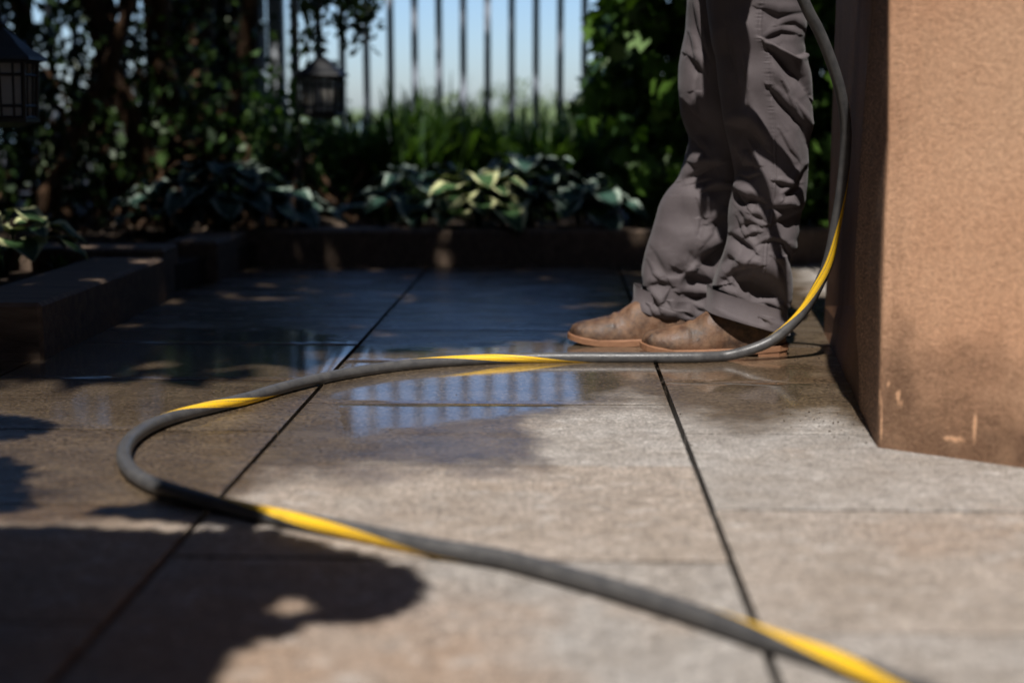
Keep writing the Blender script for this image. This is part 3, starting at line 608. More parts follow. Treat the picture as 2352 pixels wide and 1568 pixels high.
# ------------------------------------------------------------------ sandstone pier
def pier():
    e = empty('stone_pier', (1.1, 2.8, 0), 'tall tan sandstone pier with a wet dark side at the right of the picture', 'pier')
    A = gr(2014, 1027); Kn = gr(1972, 936); Fr = gr(1892, 763); Rt = gr(2352, 1075)
    fd = (Rt-A).normalized(); rt = A+fd*1.25
    def row(z):
        pass
    # edges by height (picture x at measured picture y, on the depth of each edge)
    e1 = [(2043, -60), (2043, 0), (2042, 160), (2041, 324), (2031, 504), (2025, 690), (2018, 888), (2014, 1027)]
    e2 = [(2018, -60), (2014, 0), (1998, 180), (1987, 324), (1973, 522), (1967, 600), (1968, 744), (1970, 860), (1972, 936)]
    def edge(E, y0):
        P = [at(x, y, y0) for x, y in E]; zz = np.array([p.z for p in P])[::-1]; xx = np.array([p.x for p in P])[::-1]
        zz[0] = 0.0; return lambda z: float(np.interp(z, zz, xx))
    X1 = edge(e1, A.y); X2 = edge(e2, Kn.y+.03)
    nz, nf, ns = 60, 120, 8; Zs = np.concatenate([np.linspace(0, .75, nz-6), np.linspace(.8, 1.12, 6)])
    V = []; dm = []; ln = []; W_ = nf+ns+1+1
    back = Vector((A.x+1.6, 3.9, 0))
    for z in Zs:
        p1 = Vector((X1(z), A.y+.012*z, z)); p2 = Vector((X2(z), Kn.y+.03+.05*min(z, .5), z)); pr = rt+Vector((-.02*z, .05*z, z))
        if z < .12: t = z/.12; p2 = Kn.lerp(p2, t)+Vector((0, 0, 0)); p2.z = z
        row = [p2+Vector((.05, .02, 0)), ]
        for i in range(ns): row.append(p2.lerp(p1, i/ns))
        for i in range(nf+1): row.append(p1.lerp(pr, (i/nf)**1.3))
        # rounded arris between side and front
        row[ns+1] = row[ns+1]+(row[ns]-row[ns+1])*.12+(row[ns+2]-row[ns+1])*.5
        for p in row: V.append(tuple(p))
    W_ = len(V)//len(Zs); V = np.array(V)
    px, py = proj(V)
    wob = 14*np.sin(px*.018)+8*np.sin(px*.05+1)
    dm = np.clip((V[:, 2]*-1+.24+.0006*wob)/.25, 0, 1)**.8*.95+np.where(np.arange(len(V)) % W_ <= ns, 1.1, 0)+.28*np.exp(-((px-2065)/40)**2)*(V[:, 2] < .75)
    ln = np.zeros(len(V))
    for (x0_, y0_, x1_, y1_, wd) in ((2238, 950, 2242, 1040, 5), (2285, 900, 2287, 1000, 4), (2062, 900, 2070, 940, 8), (2040, 880, 2064, 905, 6), (2130, 1005, 2240, 1010, 3), (2022, 900, 2026, 1020, 4)):
        t = np.clip(((px-x0_)*(x1_-x0_)+(py-y0_)*(y1_-y0_))/((x1_-x0_)**2+(y1_-y0_)**2), 0, 1); d = np.hypot(px-x0_-t*(x1_-x0_), py-y0_-t*(y1_-y0_)); ln = np.maximum(ln, np.exp(-(d/wd)**2))
    Fc = [(j*W_+i, j*W_+i+1, (j+1)*W_+i+1, (j+1)*W_+i) for j in range(len(Zs)-1) for i in range(W_-1)]
    # close back and top
    n0 = len(V); bl = [Vector((back.x-.9, back.y-.6, z)) for z in (0, 1.12)]; br = [Vector((rt.x+.1, rt.y+1.6, z)) for z in (0, 1.12)]
    V = np.vstack([V, [tuple(v) for v in bl+br]]); m_ = (len(Zs)-1)*W_
    Fl = [tuple(f) for f in Fc]+[(n0, 0, m_, n0+1), (n0+2, n0, n0+1, n0+3), (W_-1, n0+2, n0+3, m_+W_-1), tuple([m_+i for i in range(W_)]+[n0+3, n0+1])]
    Fl = [f for f in Fl]
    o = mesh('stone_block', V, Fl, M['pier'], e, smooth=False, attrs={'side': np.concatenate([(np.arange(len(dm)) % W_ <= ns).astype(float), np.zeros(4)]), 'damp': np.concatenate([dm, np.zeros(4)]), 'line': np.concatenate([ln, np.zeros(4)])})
    for p in o.data.polygons:
        if len(p.vertices) == 4 and max(p.vertices) < n0: p.use_smooth = True
    # wet side wall set a little back from the corner stone
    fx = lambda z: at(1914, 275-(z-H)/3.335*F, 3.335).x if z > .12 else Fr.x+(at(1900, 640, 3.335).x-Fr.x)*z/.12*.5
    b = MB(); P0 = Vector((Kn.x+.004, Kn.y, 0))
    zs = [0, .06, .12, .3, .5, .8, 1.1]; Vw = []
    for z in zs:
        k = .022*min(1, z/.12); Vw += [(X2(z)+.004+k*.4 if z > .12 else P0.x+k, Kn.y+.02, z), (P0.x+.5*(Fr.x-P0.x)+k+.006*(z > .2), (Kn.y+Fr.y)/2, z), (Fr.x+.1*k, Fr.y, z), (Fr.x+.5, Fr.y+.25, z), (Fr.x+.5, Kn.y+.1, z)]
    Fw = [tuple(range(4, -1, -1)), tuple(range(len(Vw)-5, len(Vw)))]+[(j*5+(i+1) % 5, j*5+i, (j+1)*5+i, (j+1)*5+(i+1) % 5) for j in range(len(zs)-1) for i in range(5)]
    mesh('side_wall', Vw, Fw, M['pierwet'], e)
    MB().prism([(A.x+.07, A.y+.02), (rt.x, rt.y+.05), (rt.x+.1, rt.y+1.6), (back.x-.9, back.y-.6), (Kn.x+.12, Kn.y+.05)][::1], 1.125, 1.2).build('coping', M['pier'], e)
pier()

# crumbs of stone and dirt lying by the foot of the pier and in the joints
V = []; Fc = []
def crumb(x, y, q):
    k = len(V); a = rng.uniform(0, 6)
    for i in range(5): V.append((x+q*math.cos(a+i*1.257)*rng.uniform(.7, 1.3), y+q*math.sin(a+i*1.257)*rng.uniform(.7, 1.3), .0005))
    V.append((x, y, q*rng.uniform(.6, 1.2)+.001)); Fc.extend([(k+i, k+(i+1) % 5, k+5) for i in range(5)])
for i in range(70):
    t = rng.random(); p = gr(1880, 775).lerp(gr(2010, 1020), t); crumb(p.x-abs(rng.normal())*.05-.004, p.y+rng.normal()*.01, rng.uniform(.0008, .0026))
for i in range(20): p = gr(rng.uniform(1800, 1920), rng.uniform(940, 985)); crumb(p.x, p.y, rng.uniform(.0006, .0018))
crumb(*gr(2072, 995)[:2], .004)
for i in range(60):
    p = O0+gv*rng.uniform(-1.2, .6); crumb(p.x+rng.normal()*.003, p.y, rng.uniform(.0008, .002))
for i in range(220): crumb(rng.uniform(-.9, .9), rng.uniform(1.3, 4), rng.uniform(.0005, .0016))
o = mesh('grit', V, Fc, M['soil']); tag(o, 'dark crumbs of grit scattered on the slabs and along the foot of the pier', 'grit', kind='stuff')
# ------------------------------------------------------------------ hose
def hose():
    r = .0108
    K = []                                        # measured (px, py, depth or None=on the ground, phase key)
    up = [(1700, -420, 2.62), (1770, -190, 2.66), (1845, 0, 2.70), (1880, 70, 2.72), (1905, 130, 2.735), (1925, 190, 2.75), (1938, 250, 2.765), (1943, 310, 2.78), (1940, 370, 2.79), (1932, 440, 2.80), (1919, 520, 2.815), (1902, 600, 2.83), (1879, 657, 2.84), (1850, 708, 2.85), (1815, 748, 2.855), (1770, 783, 2.855), (1720, 804, 2.85)]
    P = [at(*k) for k in up]
    gd = [(1665, 817), (1600, 820), (1500, 821), (1400, 821), (1300, 821), (1200, 822), (1100, 826), (1000, 832), (900, 842), (800, 857), (720, 873), (640, 893), (570, 914), (480, 936), (400, 957), (340, 981), (300, 1010), (284, 1045), (300, 1080), (345, 1110), (430, 1138), (530, 1165), (620, 1184), (700, 1199), (800, 1217), (900, 1237), (1000, 1257), (1090, 1271), (1176, 1287), (1301, 1321), (1400, 1349), (1476, 1372), (1626, 1420), (1776, 1472), (1926, 1521), (2060, 1569), (2280, 1652)]
    P += [gr(x, y, r) for x, y in gd]
    keys = {8: -130, 15: 130, len(up)+3: 230, len(up)+7.6: 490, len(up)+11: 590, len(up)+14.2: 850, len(up)+19.9: 950, len(up)+27: 1210, len(up)+32: 1310, len(up)+36.9: 1570, 0: -200}
    m = len(P)-1; n = 620; T = np.linspace(0, m, n); Q = spline([tuple(p) for p in P], n)
    kx = sorted(keys); ph = np.radians(np.interp(T, kx, [keys[k] for k in kx])); ph = np.convolve(np.pad(ph, 12, 'edge'), np.ones(25)/25, 'valid')
    seg = 28; tan = np.gradient(Q, axis=0); tan /= np.linalg.norm(tan, axis=1)[:, None]
    c = np.array([0, 0, H])-Q; e1 = c-(c*tan).sum(1)[:, None]*tan; e1 /= np.linalg.norm(e1, axis=1)[:, None]; e2 = np.cross(tan, e1)
    th = np.arange(seg)/seg*2*np.pi
    V = Q[:, None, :]+r*(np.cos(th)[None, :, None]*e1[:, None, :]+np.sin(th)[None, :, None]*e2[:, None, :])
    Fc = []; UV = []; L = np.cumsum(np.r_[0, np.linalg.norm(np.diff(Q, axis=0), axis=1)])
    for j in range(n-1):
        for i in range(seg):
            k = (i+1) % seg; Fc.append((j*seg+i, j*seg+k, (j+1)*seg+k, (j+1)*seg+i))
            a, b = i/seg, (i+1)/seg; p, q = ph[j]/(2*math.pi), ph[j+1]/(2*math.pi)
            UV += [(a-p, L[j]), (b-p, L[j]), (b-q, L[j+1]), (a-q, L[j+1])]
    o = mesh('garden_hose', V.reshape(-1, 3), np.array(Fc), M['hose'], smooth=True, uv=UV)
    tag(o, 'grey hose with a spiralling yellow stripe looping over the patio and up past the legs', 'hose')
    return P[0]
HOSE_TOP = hose()

# ------------------------------------------------------------------ person
PY_N, PY_F = 2.965, 3.115
pe = empty('person', (.45, 3.03, 0), 'standing person in grey-brown work trousers and brown leather boots facing left, holding a hose gun', 'person')
def leg(rows, yc, dep, strokes, yb=None, steps=(), nr=520, nc=340, seed=1):
    rows = np.array(rows, float); Rr = spline(rows, nr) if False else None
    # linear resample with light smoothing keeps the traced outline
    t = np.r_[0, np.cumsum(np.hypot(*(np.diff((rows[:, :2]+rows[:, 2:4])/2, axis=0)).T))]; T = np.linspace(0, t[-1], nr)
    Q = np.stack([np.interp(T, t, rows[:, k]) for k in range(4)], 1)
    ker = np.ones(13)/13; Q = np.stack([np.convolve(np.pad(Q[:, k], 6, 'edge'), ker, 'valid') for k in range(4)], 1)
    th = np.arange(nc)/nc*2*np.pi; V = np.zeros((nr, nc, 3)); Nn = np.zeros((nr, nc, 3))
    for j in range(nr):
        A, B = at(Q[j, 0], Q[j, 1], yc), at(Q[j, 2], Q[j, 3], yc); C = (A+B)/2; ax = np.array((B-A)/2); b = dep(j/(nr-1))
        cs, sn = np.cos(th), np.sin(th); ex = .92-.40*min(1, max(0, (j/(nr-1)-.84)/.1)); c2 = np.sign(cs)*np.abs(cs)**ex; s2 = np.sign(sn)*np.abs(sn)**ex
        V[j] = np.array(C)+c2[:, None]*ax+s2[:, None]*np.array([0, b, 0]); al = ax/np.linalg.norm(ax)
        Nn[j] = cs[:, None]*al+sn[:, None]*np.array([0, 1, 0])
    Vf = V.reshape(-1, 3); Nf = Nn.reshape(-1, 3); px, py = proj(Vf); D = np.zeros(len(Vf)); SW = np.clip(-Nf[:, 1]*3+.35, 0, 1)
    for st_ in strokes:
        pts, wd, dp = st_[0], st_[1]*1.35, st_[2]*1.1; pts = np.array(pts, float); best = np.full(len(px), 1e9); bt = np.zeros(len(px)); sg = np.zeros(len(px))
        Ls = np.hypot(*np.diff(pts, axis=0).T); tot = Ls.sum(); acc = 0
        for (ax_, ay_), (bx_, by_), l_ in zip(pts[:-1], pts[1:], Ls):
            dx, dy = bx_-ax_, by_-ay_; tt = np.clip(((px-ax_)*dx+(py-ay_)*dy)/(l_*l_), 0, 1); d = np.hypot(px-ax_-tt*dx, py-ay_-tt*dy)
            m = d < best; best[m] = d[m]; bt[m] = (acc+tt[m]*l_)/tot
            cr = dx*(py-ay_)-dy*(px-ax_); s_ = np.sign(cr)*np.sign(dx if abs(dx) > 1e-6 else 1); sg[m] = s_[m]; acc += l_
        env = np.sin(np.pi*np.clip(bt, .04, .96))**.55; ww = wd*(.55+.6*env)
        # steep under the ridge (above), gentle below
        prof = np.where(sg < 0, np.exp(-(best/(ww*.45))**2), np.exp(-(best/(ww*1.45))**2))
        ridge = np.where(sg < 0, np.exp(-((best-ww*1.5)/(ww*.95))**2), 0)
        D += env*dp*.001*(-prof+.55*ridge)
    for fn in steps: D += fn(px, py)
    ph = rng.uniform(0, 6, 12)
    for k, (fx, fy, am) in enumerate(((.021, .034, 1.9), (.04, -.022, 1.3), (-.03, .04, 1.0), (.011, .018, 3.2), (.07, .05, .35), (-.05, .08, .3))):
        D += am*.001*np.sin(fx*px+fy*py+ph[k]+1.3*np.sin(.02*py-.015*px+ph[k+3]))
    Vf = Vf+Nf*(D*SW)[:, None]*np.array([.6, 1, 1])
    Fc = np.array([(j*nc+i, j*nc+(i+1) % nc, (j+1)*nc+(i+1) % nc, (j+1)*nc+i) for j in range(nr-1) for i in range(nc)])
    # turned-in hem
    last = Vf[(nr-1)*nc:]; c = last.mean(0); inner = c+(last-c)*.93; inner2 = inner+np.array([0, 0, .05])
    k0 = nr*nc; Vf = np.vstack([Vf, inner, inner2]); l0 = (nr-1)*nc
    F2 = np.array([(l0+i, l0+(i+1) % nc, k0+(i+1) % nc, k0+i) for i in range(nc)]+[(k0+i, k0+(i+1) % nc, k0+nc+(i+1) % nc, k0+nc+i) for i in range(nc)])
    return Vf, np.vstack([Fc, F2])
# outlines: left x,y / right x,y
near_rows = [(1600, -330, 1872, -330), (1612, -150, 1866, -150), (1622, 0, 1858, 0), (1629, 54, 1855, 54), (1637, 108, 1849, 104), (1643, 125, 1856, 119), (1645, 135, 1849, 136), (1650, 190, 1861, 189), (1654, 216, 1866, 216), (1663, 281, 1864, 275), (1672, 320, 1861, 320), (1682, 362, 1858, 365), (1690, 407, 1855, 400), (1683, 430, 1851, 440),
             (1677, 461, 1846, 468), (1673, 497, 1841, 500), (1673, 539, 1837, 535), (1670, 559, 1830, 557), (1660, 590, 1826, 576), (1652, 612, 1810, 606), (1641, 645, 1810, 640), (1638, 666, 1815, 676), (1640, 682, 1812, 700), (1631, 695, 1800, 718), (1618, 712, 1806, 768)]
far_rows = [(1585, -330, 1800, -330), (1582, -150, 1790, -150), (1579, 0, 1780, 0), (1575, 72, 1770, 72), (1565, 117, 1765, 117), (1559, 153, 1765, 153), (1558, 198, 1768, 198), (1563, 261, 1770, 261), (1573, 292, 1770, 292), (1584, 316, 1770, 316), (1573, 364, 1768, 364), (1557, 412, 1764, 412), (1530, 441, 1760, 441), (1514, 470, 1752, 470), (1505, 506, 1742, 506),
            (1498, 530, 1735, 530), (1484, 572, 1722, 572), (1475, 616, 1705, 612), (1474, 640, 1690, 635), (1478, 660, 1675, 655), (1466, 677, 1660, 680), (1448, 704, 1655, 775)]
far_st = [([(1588, 0), (1596, 60), (1610, 100), (1628, 135)], 5, 5), ([(1578, 80), (1585, 115), (1594, 134)], 5, 5), ([(1573, 128), (1590, 145), (1614, 172)], 8, 9), ([(1565, 415), (1600, 402), (1645, 382)], 11, 13), ([(1622, 440), (1672, 434)], 7, 9), ([(1618, 350), (1600, 335), (1590, 320)], 7, 6),
          ([(1570, 372), (1595, 385), (1625, 378)], 9, 7), ([(1632, 515), (1655, 512), (1680, 500)], 10, 7), ([(1606, 614), (1640, 586), (1672, 560)], 15, 18), ([(1572, 628), (1600, 645), (1640, 654)], 14, 16), ([(1568, 676), (1600, 686), (1632, 680)], 9, 12), ([(1492, 657), (1515, 652), (1538, 657)], 8, 7),
          ([(1480, 664), (1498, 688), (1514, 712)], 6, 9), ([(1500, 728), (1530, 742), (1565, 738)], 11, 12), ([(1500, 575), (1512, 605), (1528, 632)], 13, 6), ([(1600, 545), (1596, 575), (1580, 610)], 12, 4), ([(1560, 450), (1600, 455), (1650, 470)], 16, -3), ([(1530, 640), (1560, 640), (1600, 610)], 8, -5), ([(1568, 690), (1572, 715), (1562, 735)], 6, 6), ([(1520, 520), (1560, 540), (1600, 530)], 20, -4),
          ([(1650, 505), (1640, 540), (1618, 560)], 8, 5)]
far_st += [([(1600, 150), (1596, 210), (1604, 270)], 4, 3), ([(1612, 60), (1620, 120), (1626, 180)], 3, 3), ([(1568, 230), (1590, 262), (1616, 282)], 4, 4), ([(1600, 460), (1612, 500), (1606, 540)], 4, 3),
           ([(1486, 600), (1496, 630), (1520, 650)], 4, 3.5), ([(1540, 665), (1530, 690), (1545, 715)], 4, 4), ([(1590, 700), (1604, 712), (1622, 716)], 4, 4), ([(1474, 690), (1490, 705), (1500, 726)], 3, 3), ([(1560, 430), (1590, 424), (1630, 414)], 4, 4)]
near_st = [([(1700, 120), (1712, 180), (1716, 250)], 4, 3), ([(1795, 190), (1815, 235), (1822, 262)], 4, 3.5), ([(1830, 240), (1846, 270), (1858, 300)], 4, 4), ([(1790, 300), (1812, 345), (1836, 372)], 4, 3), ([(1715, 330), (1726, 360), (1732, 395)], 4, 3), ([(1700, 405), (1720, 412), (1742, 402)], 4, 4), ([(1800, 445), (1822, 440), (1842, 425)], 4, 4),
           ([(1690, 500), (1700, 530), (1716, 548)], 4, 4), ([(1740, 580), (1722, 600), (1716, 625)], 4, 3), ([(1770, 590), (1790, 610), (1800, 640)], 5, 4), ([(1660, 640), (1672, 655), (1692, 662)], 4, 4), ([(1730, 700), (1746, 716), (1768, 722)], 4, 4), ([(1650, 705), (1680, 716), (1706, 722)], 4, 3.5), ([(1745, 560), (1775, 552), (1805, 560)], 4, 4), ([(1830, 140), (1840, 165), (1850, 200)], 4, 4), ([(1775, 118), (1810, 150), (1840, 182), (1860, 220)], 11, 13), ([(1766, 203), (1795, 235), (1822, 262), (1848, 290), (1860, 330)], 7, 11), ([(1779, 418), (1797, 426), (1817, 427)], 5, 7), ([(1852, 385), (1830, 425), (1800, 455)], 6, 9), ([(1775, 478), (1800, 480), (1822, 476)], 7, 9),
           ([(1684, 432), (1695, 458), (1712, 474)], 8, 12), ([(1692, 440), (1716, 457), (1745, 463)], 8, 12), ([(1667, 288), (1712, 296), (1753, 336)], 11, 12), ([(1685, 350), (1698, 382), (1728, 382)], 10, 12), ([(1725, 493), (1752, 505)], 6, 7), ([(1784, 512), (1812, 506), (1845, 488)], 15, 15),
           ([(1679, 539), (1706, 557), (1732, 576)], 7, 10), ([(1713, 546), (1742, 536)], 5, 6), ([(1654, 612), (1676, 594), (1700, 602)], 10, 11), ([(1650, 654), (1686, 626), (1730, 614)], 10, 13), ([(1682, 652), (1730, 646), (1775, 668), (1806, 700)], 21, 22), ([(1643, 668), (1675, 687), (1716, 703)], 8, 12),
           ([(1757, 700), (1785, 712), (1808, 732)], 7, 9), ([(1718, 728), (1763, 740)], 5, 5), ([(1700, 520), (1722, 512), (1745, 520)], 6, 5), ([(1690, 480), (1706, 500), (1716, 530)], 8, 5), ([(1745, 20), (1790, 40), (1850, 30)], 9, 5), ([(1790, 60), (1830, 55), (1850, 70)], 7, 5), ([(1760, 90), (1800, 75), (1835, 80)], 6, 5),
           ([(1810, 300), (1830, 340), (1835, 380)], 14, -4), ([(1770, 130), (1790, 170), (1815, 215)], 9, -6), ([(1665, 60), (1672, 120), (1690, 170)], 10, 6), ([(1720, 210), (1735, 260), (1742, 320)], 16, -3), ([(1800, 560), (1815, 585), (1812, 610)], 8, 8), ([(1690, 600), (1712, 590), (1735, 596)], 7, -4), ([(1660, 715), (1700, 735), (1760, 752)], 8, -3)]
SEAM = np.array([(1752, -330), (1750, 0), (1743, 60), (1745, 88), (1762, 122), (1768, 200), (1777, 300), (1776, 420), (1768, 500), (1755, 570), (1745, 650), (1735, 735)], float)
def seam(px, py):
    xs_ = np.interp(py, SEAM[:, 1], SEAM[:, 0]); d = px-xs_
    return .0012*np.exp(-((d-4)/3)**2)-.0012*np.exp(-(d/1.6)**2)-.0008*np.exp(-((d-8)/1.5)**2)+.0007*np.sin(py*.62+4*np.sin(py*.13)+1.5*np.sin(py*.37))*np.exp(-((d+1)/8)**2)*(.35+.65*((py < 260)))
RIM = np.array([(1742, 84), (1770, 98), (1800, 114), (1830, 131), (1847, 128), (1864, 117)], float)
def rim(px, py):
    yr = np.interp(px, RIM[:, 0], RIM[:, 1]); d = py-yr; on = 1/(1+np.exp(-(px-1748)/5))
    return on*(-.012/(1+np.exp(np.clip(d/1.2, -40, 40)))*np.exp(-np.clip(-d, 0, 400)/70)+.006*np.exp(-(np.clip(d, 0, 400)/14)**2)*(d > -1))
def hem(rows):
    L = np.array(rows[-1]);
    def f(px, py):
        t = np.clip((px-L[0])/(L[2]-L[0]), 0, 1); yb = L[1]+t*(L[3]-L[1]); d = yb-py
        return -.0014*np.exp(-((d-24)/1.8)**2)
    return f
Vn, Fn = leg(near_rows, PY_N, lambda t: .098-.022*t, near_st, steps=(seam, rim, hem(near_rows)))
Vf_, Ff = leg(far_rows, PY_F, lambda t: .098-.022*t, far_st, steps=(hem(far_rows),))
k = len(Vn)
# hips and seat join the two legs above the picture
tr = mesh('trousers', np.vstack([Vn, Vf_]), np.vstack([Fn, Ff+k]), M['cloth'], pe, smooth=True)
hips = []; nS = 40
for z, cx, a, b in ((.80, .545, .13, .155), (.88, .55, .135, .155), (.95, .55, .13, .15), (1.02, .545, .12, .14), (1.05, .54, .115, .135)):
    hips += [(cx+a*math.cos(2*math.pi*i/nS), 3.06+b*math.sin(2*math.pi*i/nS), z) for i in range(nS)]
mesh('trouser_seat', hips, [(j*nS+i, j*nS+(i+1) % nS, (j+1)*nS+(i+1) % nS, (j+1)*nS+i) for j in range(4) for i in range(nS)]+[tuple(range(nS-1, -1, -1))], M['cloth'], pe, smooth=True)
# boots
def boot(xt, yc, yaw, label=None):
    top = [(0, .030), (.006, .041), (.02, .049), (.047, .053), (.083, .062), (.11, .074), (.132, .088), (.15, .097), (.17, .108), (.2, .118), (.26, .12), (.29, .115), (.300, .09)]
    wid = [(0, .006), (.004, .016), (.012, .027), (.03, .038), (.06, .0465), (.09, .049), (.13, .046), (.17, .040), (.21, .036), (.25, .036), (.28, .031), (.296, .018), (.300, .006)]
    bot = [(0, .026), (.03, .019), (.07, .0145), (.12, .014), (.2, .018), (.3, .026)]
    f = lambda T, s: float(np.interp(s, [q[0] for q in T], [q[1] for q in T]))
    ns_, nc_ = 90, 48; ss = .15*(1-np.cos(np.linspace(0, math.pi, ns_))); V = []
    for s in ss:
        h, w_, b = f(top, s), f(wid, s), f(bot, s)
        for i in range(nc_):
            a_ = 2*math.pi*i/nc_; c, q = math.cos(a_), math.sin(a_)
            if q >= 0: hx = abs(c)**(.9 if s < .13 else .6); z = b+(h-b)*q**(.95 if s > .02 else .8); y = w_*math.copysign(hx, c)*(1-.25*(q**2 if s > .1 else 0))
            else: z = b+.004*q; y = w_*math.copysign(abs(c)**.5, c)
            # toe and vamp creases
            cr = -.0028*math.exp(-((s-.085-.02*abs(c))/.006)**2)*max(0, q)-.0022*math.exp(-((s-.105-.015*abs(c))/.005)**2)*max(0, q)+.0015*math.exp(-((s-.095)/.006)**2)*max(0, q)
            V.append((s, y*(1+cr*8), z+cr))
    Fc = [(j*nc_+i, (j+1)*nc_+i, (j+1)*nc_+(i+1) % nc_, j*nc_+(i+1) % nc_) for j in range(ns_-1) for i in range(nc_)]+[tuple(range(nc_)), tuple(range(ns_*nc_-1, ns_*nc_-nc_-1, -1))]
    Mx = Matrix.Translation((xt, yc, 0)) @ Matrix.Rotation(yaw, 4, 'Z')
    tf = lambda V_: [tuple(Mx @ Vector(v)) for v in V_]
    b_ = mesh('boot', tf(V), Fc, M['boot'], pe, smooth=True)
    if label: b_['label'] = label
    # welted sole following the outline
    V = []; n = 60; so_ = []
    for i in range(n):
        a_ = 2*math.pi*i/n; s = .15*(1-math.cos(a_)); sg = 1 if math.sin(a_) >= 0 else -1; w_ = f(wid, min(max(s, .0), .3))+.006; x = (s-.15)*1.03+.15; so_.append((x, sg*w_ if 0 < s < .3 else 0, s))
    for dz, gr_ in ((.001, .995), (0, 1.0), (-.011, 1.0), (-.013, .97)):
        for x, y, s in so_:
            zb = f(bot, s)-.002+dz*(1 if s < .2 else 1); V.append(((x-.15)*gr_+.15, y*gr_, max(zb, .001+(.0001 if dz > -.01 else 0))))
    Fc = [tuple(range(n)), tuple(range(4*n-1, 3*n-1, -1))]+[(j*n+i, (j+1)*n+i, (j+1)*n+(i+1) % n, j*n+(i+1) % n) for j in range(3) for i in range(n)]
    mesh('sole', tf(V), Fc, M['sole'], b_, smooth=False)
    V = []; hs = [(x, y) for x, y, s in so_ if x > .232]; hs = sorted([q for q in hs if q[1] >= 0])+sorted([q for q in hs if q[1] < 0], reverse=True); m = len(hs)
    for z in (0.0005, .0135): V += [(x-.002, y*.97, z) for x, y in hs]
    mesh('heel', tf(V), [tuple(range(m-1, -1, -1)), tuple(range(m, 2*m))]+[(i, (i+1) % m, m+(i+1) % m, m+i) for i in range(m)], M['sole'], b_)
tn = at(1474, 806, 2.955); boot(tn.x, 2.955, R(-3))
tf_ = at(1308, 790, 3.085); boot(tf_.x, 3.085, R(-2))
# upper body (above the picture): one continuous skinned figure, shirt, hair, gloves
def skin(name, verts, edges, rad, mat, root=0, sub=2):
    me = bpy.data.meshes.new(name); me.from_pydata([tuple(v) for v in verts], edges, []); me.update(); me.materials.append(mat)
    o = bpy.data.objects.new(name, me); sc.collection.objects.link(o); o.parent = pe; o.matrix_parent_inverse = Matrix.Translation(-Vector(pe.location))
    md = o.modifiers.new('skin', 'SKIN'); md.use_smooth_shade = True
    for i, r in enumerate(rad):
        s = me.skin_vertices[0].data[i]; s.radius = r if isinstance(r, tuple) else (r, r); s.use_root = (i == root)
    m2 = o.modifiers.new('sub', 'SUBSURF'); m2.levels = sub; m2.render_levels = sub; return o
front = lambda px, py: at(px, py, PY_N-.085)
frontF = lambda px, py: at(px, py, PY_F-.085)
HN = sunto(frontF(1645, 350), .36)                      # near hand, holding the gun
EL = sunto(frontF(1668, 20), .30); SHn = Vector((.50, 2.90, 1.42)); SHf = Vector((.50, 3.24, 1.42)); HF = HN+Vector((-.34, .16, .03)); ELf = Vector((.33, 3.16, 1.16))
hd = Vector((.38, 3.06, 1.66))
V = [Vector((.55, 3.04, .96)), Vector((.54, 3.09, 1.15)), Vector((.51, 3.10, 1.34)), Vector((.48, 3.08, 1.46)), Vector((.45, 3.03, 1.55)), hd, hd+Vector((-.01, 0, .08)), SHn, EL, HN+Vector((.06, .03, .05)), HN, SHf, ELf, HF+Vector((.06, .03, .04)), HF,
     Vector((.55, 2.97, .86)), Vector((.535, 2.98, .5)), Vector((.50, 2.97, .13)), Vector((.55, 3.11, .86)), Vector((.50, 3.12, .5)), Vector((.38, 3.11, .13)), hd+Vector((-.095, 0, .0)), hd+Vector((-.07, 0, -.06))]
E = [(0, 1), (1, 2), (2, 3), (3, 4), (4, 5), (5, 6), (3, 7), (7, 8), (8, 9), (9, 10), (3, 11), (11, 12), (12, 13), (13, 14), (0, 15), (15, 16), (16, 17), (0, 18), (18, 19), (19, 20), (5, 21), (5, 22)]
rad = [(.12, .11), (.11, .10), (.12, .11), (.07, .07), .055, .085, .07, .055, .04, .026, .034, .055, .04, .026, .034, .055, .035, .03, .055, .035, .03, .02, .035]
for hnd, base, nv in ((HN, 10, -1), (HF, 14, 1)):       # fingers curled round the gun
    for f_ in range(4):
        a0 = len(V); off = Vector((-.028+.018*f_, 0, 0)); V += [hnd+off+Vector((0, -.03, -.012)), hnd+off+Vector((0, -.04, -.045)), hnd+off+Vector((0, -.015, -.062+.004*f_))]; E += [(base, a0), (a0, a0+1), (a0+1, a0+2)]; rad += [.0095, .009, .008]
    a0 = len(V); V += [hnd+Vector((-.03, .02, -.02)), hnd+Vector((-.035, .005, -.05))]; E += [(base, a0), (a0, a0+1)]; rad += [.011, .0095]
skin('body', V, E, rad, M['skin'])
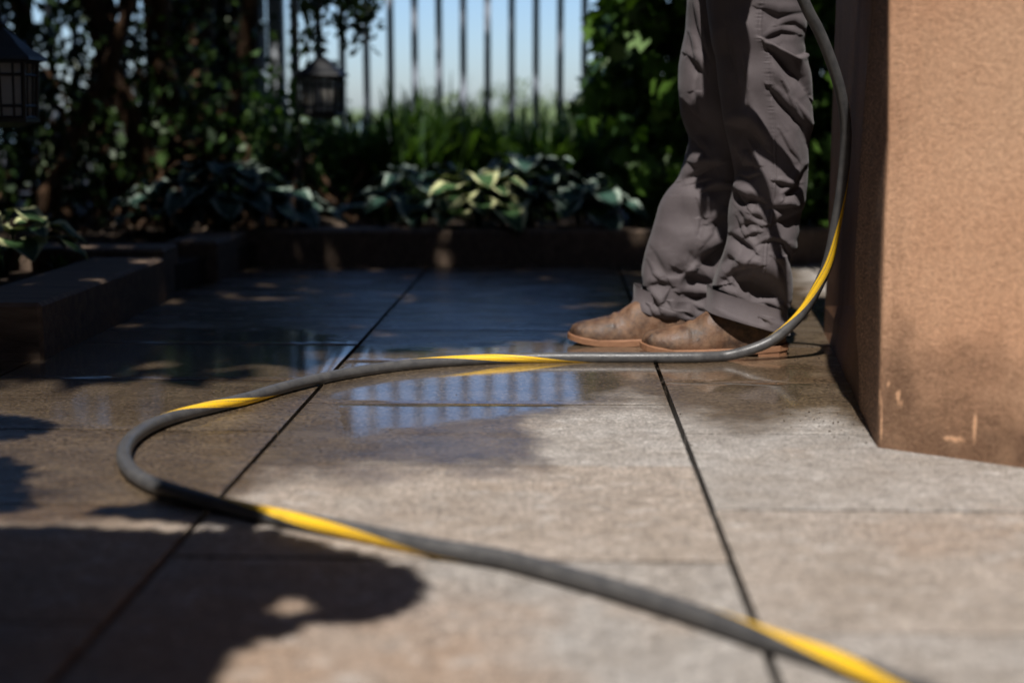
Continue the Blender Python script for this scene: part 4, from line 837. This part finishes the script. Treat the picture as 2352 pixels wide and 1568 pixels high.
Vs = [Vector((.55, 3.06, .98)), Vector((.54, 3.10, 1.15)), Vector((.51, 3.11, 1.34)), Vector((.49, 3.085, 1.45)), SHn, EL.lerp(HN, .0), EL.lerp(HN, .72), SHf, ELf, ELf.lerp(HF, .72)]
skin('shirt', Vs, [(0, 1), (1, 2), (2, 3), (3, 4), (4, 5), (5, 6), (3, 7), (7, 8), (8, 9)], [(.14, .13), (.13, .12), (.14, .13), (.085, .085), .062, .05, .04, .062, .055, .042], M['shirt'])
skin('hair', [hd+Vector((.03, 0, .03)), hd+Vector((.02, 0, .10)), hd+Vector((-.03, 0, .105))], [(0, 1), (1, 2)], [.088, .06, .05], M['hair'])
for hnd in (HN, HF): skin('glove', [hnd+Vector((.05, .025, .04)), hnd, hnd+Vector((0, -.035, -.02))], [(0, 1), (1, 2)], [.036, .044, .03], M['glove'])
# ------------------------------------------------------------------ spray gun with lance, held above the picture
g = empty('spray_gun', tuple(HN), 'black spray gun and lance held in the gloved hand above the hose', 'spray gun')
L0 = sunto(front(1690, 190), .27); L1 = sunto(front(1712, 300), .27); L2 = sunto(front(1740, 395), .30); L3 = sunto(front(1768, 490), .34); L4 = sunto(front(1795, 600), .39); L5 = sunto(front(1808, 700), .43)
MB().tube([HN, L0, L1, L2, L3, L4, L5], [.016, .014, .012, .0115, .0115, .0115, .012], 12).build('lance', M['gun'], g, True)
B0 = sunto(front(1665, -20), .22); B1 = sunto(front(1690, 120), .26); B2 = sunto(front(1682, 200), .30); B3 = sunto(front(1676, 265), .33)
MB().tube([B0, B1, B2, B3], [.026, .030, .027, .012], 14).build('gun_body', M['gun'], g, True)
K0 = sunto(frontF(1545, 190), .42); K1 = sunto(frontF(1600, 232), .42); K2 = sunto(frontF(1640, 300), .40); K3 = sunto(frontF(1668, 430), .40)
MB().tube([K0, K1, K2, K3], [.016, .017, .026, .016], 12).build('handle', M['gun'], g, True)
MB().tube([HN, (HN+HOSE_TOP)/2+Vector((0, 0, .05)), HOSE_TOP], .012, 10).build('hose_coupling', M['gun'], g, True)
